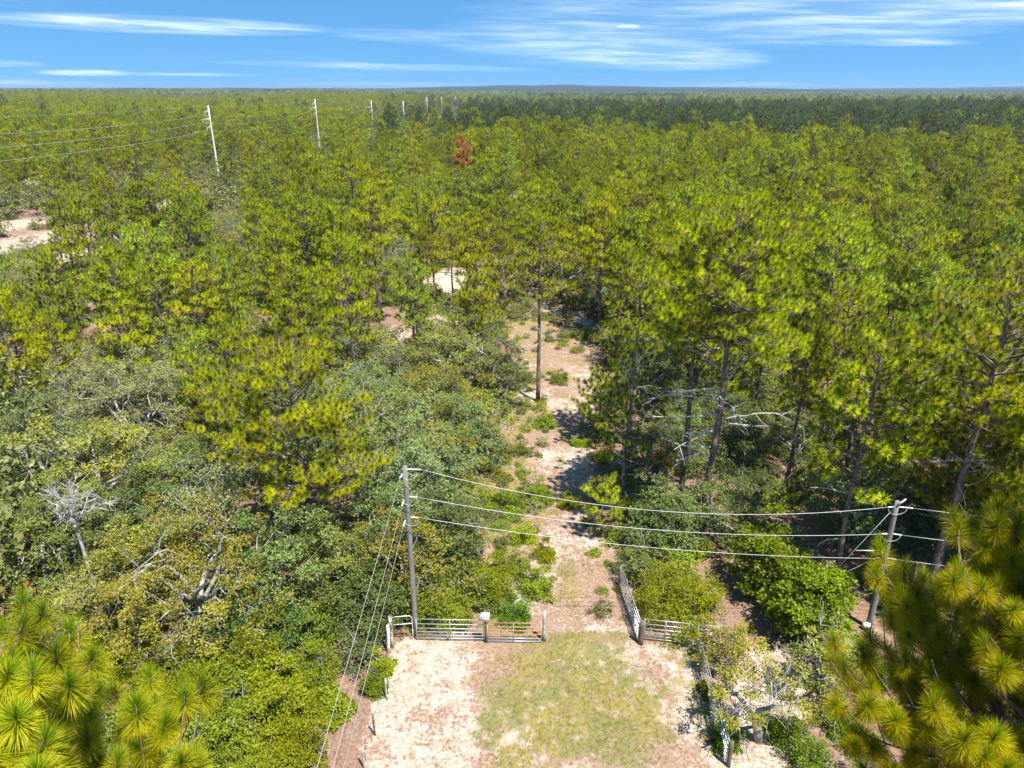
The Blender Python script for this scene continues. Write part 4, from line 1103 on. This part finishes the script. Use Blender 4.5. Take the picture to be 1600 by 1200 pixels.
# ------------------------------------------------------------------ gates, posts and fences
def rod(name, a, b, rad, mat, parent, sides=7):
    g = Geo(); a = np.array(a, float); b = np.array(b, float)
    g.tube(np.array([a, b]), [rad, rad], sides)
    return part(name, g.mesh(name, mat), parent)
def gate(label, p0, p1, h0, h1, nrail, uprights, mat='galv', name='tube_gate', cat='gate', group='tube steel gates and panels', rail_r=.024, mats=None, fracs=None, arch=False):
    x0, y0 = p0; x1, y1 = p1
    L = math.hypot(x1 - x0, y1 - y0); yaw = math.atan2(y1 - y0, x1 - x0)
    t = thing(name, label, cat, (x0, y0, max(0, gz(x0, y0))), yaw, group)
    rod('upright', (0, 0, h0 - .05), (0, 0, h1), rail_r * 1.05, M[mat], t); rod('upright', (L, 0, h0 - .05), (L, 0, h1), rail_r * 1.05, M[mat], t)
    fr = fracs or [k / (nrail - 1) for k in range(nrail)]
    for k, f in enumerate(fr):
        z = h0 + (h1 - h0) * f
        rod('rail', (rail_r, 0, z), (L - rail_r, 0, z), rail_r, M[mats[k] if mats else mat], t)
    for u in uprights:
        g = Geo(); g.box((L * u, -rail_r - .008, (h0 + h1) / 2), (.035, .012, h1 - h0))
        part('brace', g.mesh('brace', M['galv'], False), t)
    return t
FR = [0, .16, .33, .52, .75, 1]
def post(px, py, h, rad, mat, label, lean=(0, 0), name='fence_post', group=None, cap=None, sides=9):
    x, y = P(px, py)
    t = thing(name, label, 'post', (x, y, gz(x, y) - .1), 0, group)
    g = Geo(); n = 5; zz = np.linspace(0, h + .1, n)
    rr_ = rad * np.array([1.06, 1.0, .97, 1.0, .93])
    g.tube(np.stack([lean[0] * zz, lean[1] * zz, zz], -1), rr_, sides)
    part('shaft', g.mesh('post_shaft', M[mat]), t)
    return t
gA0, gA1 = P(652, 1000), P(756, 1002)
gate('galvanised six rail gate left of the white box', gA0, gA1, .16, 1.38, 6, [.5], fracs=FR)
gate('rusty topped gate between the white box and the wooden post', P(762, 1004), P(846, 1005), .12, 1.30, 6, [.48],
     mats=['galv', 'galv', 'rust', 'rust', 'rust', 'rust'], fracs=[0, .16, .38, .58, .78, 1])
gate('open gate swung back along the right side of the track', P(997, 1001), P(968, 914), .16, 1.42, 6, [.33, .66], fracs=FR)
gate('short six rail panel fixed right of the open gate', P(1005, 1000), P(1078, 1008), .14, 1.38, 6, [.45, .93], fracs=FR)
gate('end piece of rail panel half hidden by lichen twigs', P(1088, 1006), P(1128, 1010), .14, 1.25, 5, [.8])
gate('long rail panel running toward the camera on the right', P(1090, 1030), P(1134, 1192), .12, 1.30, 6, [.25, .5, .75], fracs=FR)
# bent pipe hoop at the left end
x0, y0 = P(614, 1004); x1, y1 = P(646, 1001)
L = math.hypot(x1 - x0, y1 - y0)
t = thing('pipe_hoop', 'bent white pipe hoop between the leaning pipe and the utility pole', 'pipe fence', (x0, y0, 0), math.atan2(y1 - y0, x1 - x0))
g = Geo(); a = np.linspace(0, math.pi / 2, 5)
pts = [(0, 0, 0)] + [(.2 - .2 * math.cos(q), 0, 1.45 + .2 * math.sin(q)) for q in a] + [(L - .2 + .2 * math.sin(q), 0, 1.45 + .2 * math.cos(q)) for q in a] + [(L, 0, 0)]
g.tube(np.array(pts), .03, 7); part('hoop', g.mesh('hoop', M['galv']), t)
rod('rail', (.03, 0, 1.15), (L - .03, 0, 1.15), .026, M['white'], t)
post(607, 1018, 1.75, .085, 'white', 'white pipe post leaning at the left end of the gates', lean=(.05, .0), name='gate_post')
post(613, 1010, 2.0, .10, 'post_wood', 'greenish wooden post just behind the white leaning pipe', name='gate_post')
post(850, 1001, 1.95, .10, 'post_wood', 'tall pale wooden post at the free end of the rusty gate', name='gate_post')
post(1001, 1006, 1.5, .13, 'dark_wood', 'thick mossy wooden post carrying the open gate', name='gate_post')
post(1138, 1196, 1.45, .09, 'dark_wood', 'dark wooden post at the near end of the right rail panel', name='gate_post')
# white box on its post
x, y = P(759, 1004)
t = thing('gate_opener_box', 'white box on a dark post between the two left gates', 'box', (x, y, 0))
g = Geo(); g.tube(np.array([(0, 0, -.1), (0, 0, 1.5)]), [.05, .05], 8); part('post', g.mesh('box_post', M['darksteel']), t)
g = Geo(); g.box((0, 0, 1.66), (.42, .26, .30)); part('housing', g.mesh('housing', M['white'], False), t)
g = Geo(); g.box((0, 0, 1.828), (.47, .31, .03)); part('lid', g.mesh('lid', M['white'], False), t)
g = Geo(); g.box((0, -.137, 1.64), (.10, .012, .12)); part('keypad', g.mesh('keypad', M['ceramic'], False), t)

# wire fence down the left
fp = [(628, 1008), (604, 1092), (586, 1148), (569, 1200), (548, 1262)]
labs = ['thin steel fence post nearest the white pipe post', 'pale wooden fence post beside the green tuft of shrub', 'thin fence post halfway down the left wire fence', 'grey fence post at the bottom edge left of the sand', 'lowest fence post below the descending wires']
tops = []
for i, (px, py) in enumerate(fp[1:]):
    post(px, py, 1.25, .045, 'post_wood' if i % 2 == 0 else 'dark_wood', labs[i + 1], lean=(.02 * (-1) ** i, .01), group='posts of the left wire fence')
    tops.append(P(px, py))
tops = [P(607, 1018)] + tops
t = thing('fence_wire', 'thin strands of the wire fence down the left of the sand', 'wire fence', (0, 0, 0))
for h in (.35, .7, 1.05):
    g = Geo(); g.tube(np.array([(x, y, h + gz(x, y)) for x, y in tops]), .004, 4, False); part('strand', g.mesh('strand', M['darksteel']), t)

# ------------------------------------------------------------------ the distribution line
def insulator(parent, a, b, rad=.045, n=5, name='insulator'):
    g = Geo(); a = np.array(a, float); b = np.array(b, float)
    k = np.linspace(0, 1, 2 * n + 1); rr_ = np.where(np.arange(2 * n + 1) % 2, rad, rad * .45)
    g.tube(a + (b - a) * k[:, None], rr_, 8); return part(name, g.mesh(name, M['ceramic']), parent)
lx, ly = P(650, 990); LH = 10.3
rx, ry = P(1357, 980); RH = 10.0
def hpix(x, y, py):           # height on a vertical line at (x, y) seen at pixel row py
    lo, hi = -2, 30
    for _ in range(40):
        m_ = (lo + hi) / 2
        if PX(x, y, m_)[1] > py: lo = m_
        else: hi = m_
    return lo
LH = hpix(lx, ly, 728); lh = [hpix(lx, ly, q) for q in (733, 776, 808)]
RH = hpix(rx, ry, 783); rh = [hpix(rx, ry, q) for q in (792, 834, 872)]
print('poles', (lx, ly, LH), lh, (rx, ry, RH), rh, PX(rx, ry, RH), PX(lx, ly, LH))
RL = -.012
def upole(x, y, H, label, lean=(0, 0)):
    t = thing('utility_pole', label, 'utility pole', (x, y, 0), 0, 'wooden utility poles at the clearing')
    g = Geo(); zz = np.linspace(-.2, H, 9)
    g.tube(np.stack([lean[0] * zz, lean[1] * zz, zz], -1), np.linspace(.165, .115, 9), 12)
    part('shaft', g.mesh('pole_shaft', M['pole_wood']), t)
    return t
pl = upole(lx, ly, LH, 'upright wooden utility pole left of the galvanised gate')
pr = upole(rx, ry, RH, 'wooden utility pole on the right, seen leaning outward', (RL, 0))
rtx = rx + RL * RH
wires = 'bare wires strung between the utility poles'
def sagwire(a, b, sag, rad, label, name='power_line', group=wires, n=26, cat='power line'):
    a = np.array(a, float); b = np.array(b, float); k = np.linspace(0, 1, n)
    pts = a + (b - a) * k[:, None]; pts[:, 2] -= 4 * sag * k * (1 - k)
    g = Geo(); g.tube(pts, rad, 5); o = part(name, g.mesh(name, M['wire'])); tag(o, label, cat, group); return o
ordn = ['top', 'middle', 'lowest']
for k in range(3):
    h = lh[k]; h2 = rh[k]
    # left pole: strings towards the camera side and towards the right
    insulator(pl, (.12, 0, h), (.75 if k == 0 else .5, -.02, h - .02))
    insulator(pl, (-.13, -.12, h - .12 - .1 * (k == 0)), (-.17, -.55, h - .16), .05)
    g = Geo(); g.box((0, 0, h), (.36, .10, .08)); part('clamp', g.mesh('clamp', M['galv'], False), pl)
    g = Geo(); a_ = np.linspace(0, math.pi, 9); g.tube(np.stack([.35 * np.cos(a_) + .2, -.2 - .1 * np.sin(a_), h - .1 - .35 * np.sin(a_) * (.6 if k else .9)], -1), .011, 5)
    part('jumper', g.mesh('jumper', M['wire']), pl)
    insulator(pr, (.13 + RL * h2, 0, h2), (.8 + RL * h2 if k == 0 else .55 + RL * h2, -.08, h2 - .03))
    insulator(pr, (-.13 + RL * h2, 0, h2), (-.42 + RL * h2, 0, h2 - .02))
    g = Geo(); g.box((RL * h2, 0, h2), (.32, .10, .08)); part('clamp', g.mesh('clamp', M['galv'], False), pr)
    g = Geo(); g.tube(np.stack([.45 * np.cos(a_) + RL * h2, -.16 + 0 * a_, h2 - .04 - .30 * np.sin(a_)], -1), .013, 5)
    part('jumper', g.mesh('jumper', M['wire']), pr)
    sagwire((lx + (.75 if k == 0 else .5), ly, h - .02), (rx - .42 + RL * h2, ry, h2 - .02), [1.25, .8, .55][k], .0135, '%s wire spanning from the left pole to the right pole' % ordn[k])
    sagwire((rx + RL * h2 + (.8 if k == 0 else .55), ry - .08, h2 - .03), (rx + 42, ry - 5.0, h2 + .3), .9, .0135, '%s wire leaving the right pole toward the right edge' % ordn[k])
    sagwire((lx - .17, ly - .55, h - .16), (lx - .6, ly - 40, h - .6), .45, .0095, '%s wire running from the left pole down past the camera' % ordn[k])
# guys of the right pole
ax, ay = P(1252, 948)
guy = 'guy wires of the right utility pole'
sagwire((rx + RL * RH - .12, ry, RH - .45), (ax, ay, 0), 0, .014, 'long guy wire slanting from the right pole top into the lush tree', 'guy_wire', guy, 3, 'guy wire')
ax, ay = P(1340, 905)
sagwire((rx + RL * 5 - .14, ry + .05, rh[2] + .1), (rx - 3.6, ry + 2.2, 0), 0, .012, 'short guy wire from the middle of the right pole', 'guy_wire', guy, 3, 'guy wire')
g = Geo(); g.tube(np.array([(RL * rh[2] - .12, 0, rh[2] + .45), (-1.62, 0, rh[2] + .47)]), .03, 7); part('strut', g.mesh('strut', M['galv']), pr)
g = Geo(); g.tube(np.array([(RL * 9 + .0, -.15, RH - .1), (.2, -.15, RH + .22)]), [.05, .035], 8); part('pole_top_pin', g.mesh('pin', M['ceramic']), pr)
g = Geo(); g.box((-.22, -.14, .25), (.36, .22, .28)); part('base_bracket', g.mesh('bracket', M['white'], False), pr)

# ------------------------------------------------------------------ the transmission line on white steel poles
zc = [(325, 165, 152), (492, 155, 236), (580, 157, 330), (630, 158, 425), (667, 152, 560), (690, 151, 660), (712, 151, 790), (728, 153, 950), (741, 146, 1150), (751, 144, 1350), (759, 143, 1550), (766, 142, 1800), (771, 141, 2050), (776, 141, 2350)]
desc = ['nearest and tallest looking white steel pole at the left', 'second white steel pole of the row, above the pines', 'third white steel pole, left of the red dead pine', 'fourth white steel pole, at the edge of the dark wood',
        'fifth white steel pole, standing against the dark wood', 'sixth white steel pole above the dark wood edge', 'seventh white steel pole, right above the red dead pine', 'eighth white steel pole, thin against the dark wood',
        'ninth white pole, tiny on the distant line', 'tenth white pole, tiny on the distant line', 'eleventh white pole near the horizon', 'twelfth white pole near the horizon', 'thirteenth white pole near the horizon', 'farthest white pole on the horizon']
att = []
first = None
for k, (px, py, f) in enumerate(zc):
    f *= 1.25
    x = (px - 800) / FPX * f
    # f is the depth along the view axis; top height from the pixel row
    u = (600 - py) / FPX * f
    y = f * CP + u * SP; zt = CAMH - f * SP + u * CP
    gz_ = float(G(x, y)); H = max(20.0, zt - gz_)
    t = thing('transmission_pole', desc[k] + ' in the power line', 'power pole', (x, y, zt - H), 0, 'white steel power line poles')
    rs = 1.0 if k < 3 else 1.35 if k < 8 else 2.0
    g = Geo(); zz = np.linspace(-1, H, 6); g.tube(np.stack([0 * zz, 0 * zz, zz], -1), np.linspace(.30, .17, 6) * rs, 12); part('shaft', g.mesh('steel_shaft', M['concrete']), t)
    hs2 = [H - 1.5, H - 3.5, H - 5.5]
    sd_ = [-1, -1, -1] if k == 0 else [-1, -1, -1]
    pr_ = []
    for j, h in enumerate(hs2):
        L = 2.1 if j == 1 else 1.2
        if k < 8:
            g = Geo(); g.tube(np.array([(.0, 0, h + .15), (-L, 0, h)]), [.14, .07], 7); part('arm', g.mesh('arm', M['concrete']), t)
            insulator(t, (-L, 0, h), (-L, 0, h - .9), .14, 6)
        pr_.append((x - L, y, zt - H + h - .9))
    pr_.append((x, y, zt))
    att.append(pr_)
tw = 'conductors of the white pole power line'
cn = ['upper', 'middle', 'lower', 'shield']
for j in range(4):
    for k in range(5):
        a, b = att[k][j], att[k + 1][j]
        sagwire(a, b, [1.9, 1.9, 1.9, 1.0][j], .028 + .006 * k if j < 3 else .018, '%s wire between the %s white poles' % (cn[j], ['first and second', 'second and third', 'third and fourth', 'fourth and fifth', 'fifth and sixth'][k]), group=tw, n=18)
    a = att[0][j]
    f = 100.0; b = ((-90 - 800) / FPX * f, f * CP + .36 * f * SP, [20.4, 18.4, 16.4, 22.8][j])
    sagwire(a, b, [.7, .7, .7, .4][j], .03 if j < 3 else .018, '%s wire running from the first white pole out to the left' % cn[j], group=tw, n=22)

# ------------------------------------------------------------------ air
hz = bpy.data.meshes.new('haze_box')
lo = np.array([-9500, -500, -4.0]); hi = np.array([9500, 9300, 75.0])
V = np.array([[x, y, z] for x in (lo[0], hi[0]) for y in (lo[1], hi[1]) for z in (lo[2], hi[2])])
hz.from_pydata([tuple(v) for v in V], [], [(0, 1, 3, 2), (4, 6, 7, 5), (0, 4, 5, 1), (2, 3, 7, 6), (0, 2, 6, 4), (1, 5, 7, 3)])
m, n, l = new_mat('haze_air')
pv = n.new('ShaderNodeVolumePrincipled'); pv.inputs['Color'].default_value = (.58, .78, 1.0, 1); pv.inputs['Density'].default_value = 0.00009
pv.inputs['Anisotropy'].default_value = .2
o = n.new('ShaderNodeOutputMaterial'); l.new(pv.outputs[0], o.inputs['Volume'])
hz.materials.append(m)
ho = part('haze', hz); tag(ho, 'thin bluish haze over the distant forest', kind='stuff')
# labels that would be shared are told apart by their order across the picture
byl = {}
for o in S.objects:
    if o.parent is None and o.get('label') and o.get('category'): byl.setdefault(o['label'], []).append(o)
ORD = {2: ['left one: ', 'right one: '], 3: ['leftmost: ', 'middle one: ', 'rightmost: ']}
NTH = ['leftmost: ', 'second from left: ', 'third from left: ', 'fourth from left: ', 'fifth from left: ', 'sixth from left: ', 'seventh from left: ']
for lab, os_ in byl.items():
    if len(os_) > 1:
        os_.sort(key=lambda o: PX(o.location.x, o.location.y, 5)[0])
        for q, o in enumerate(os_):
            o['label'] = (ORD[len(os_)][q] if len(os_) in ORD else NTH[min(q, 6)]) + lab
tri = sum(len(me.polygons) for me in bpy.data.meshes)
print('polygons in all meshes', tri)
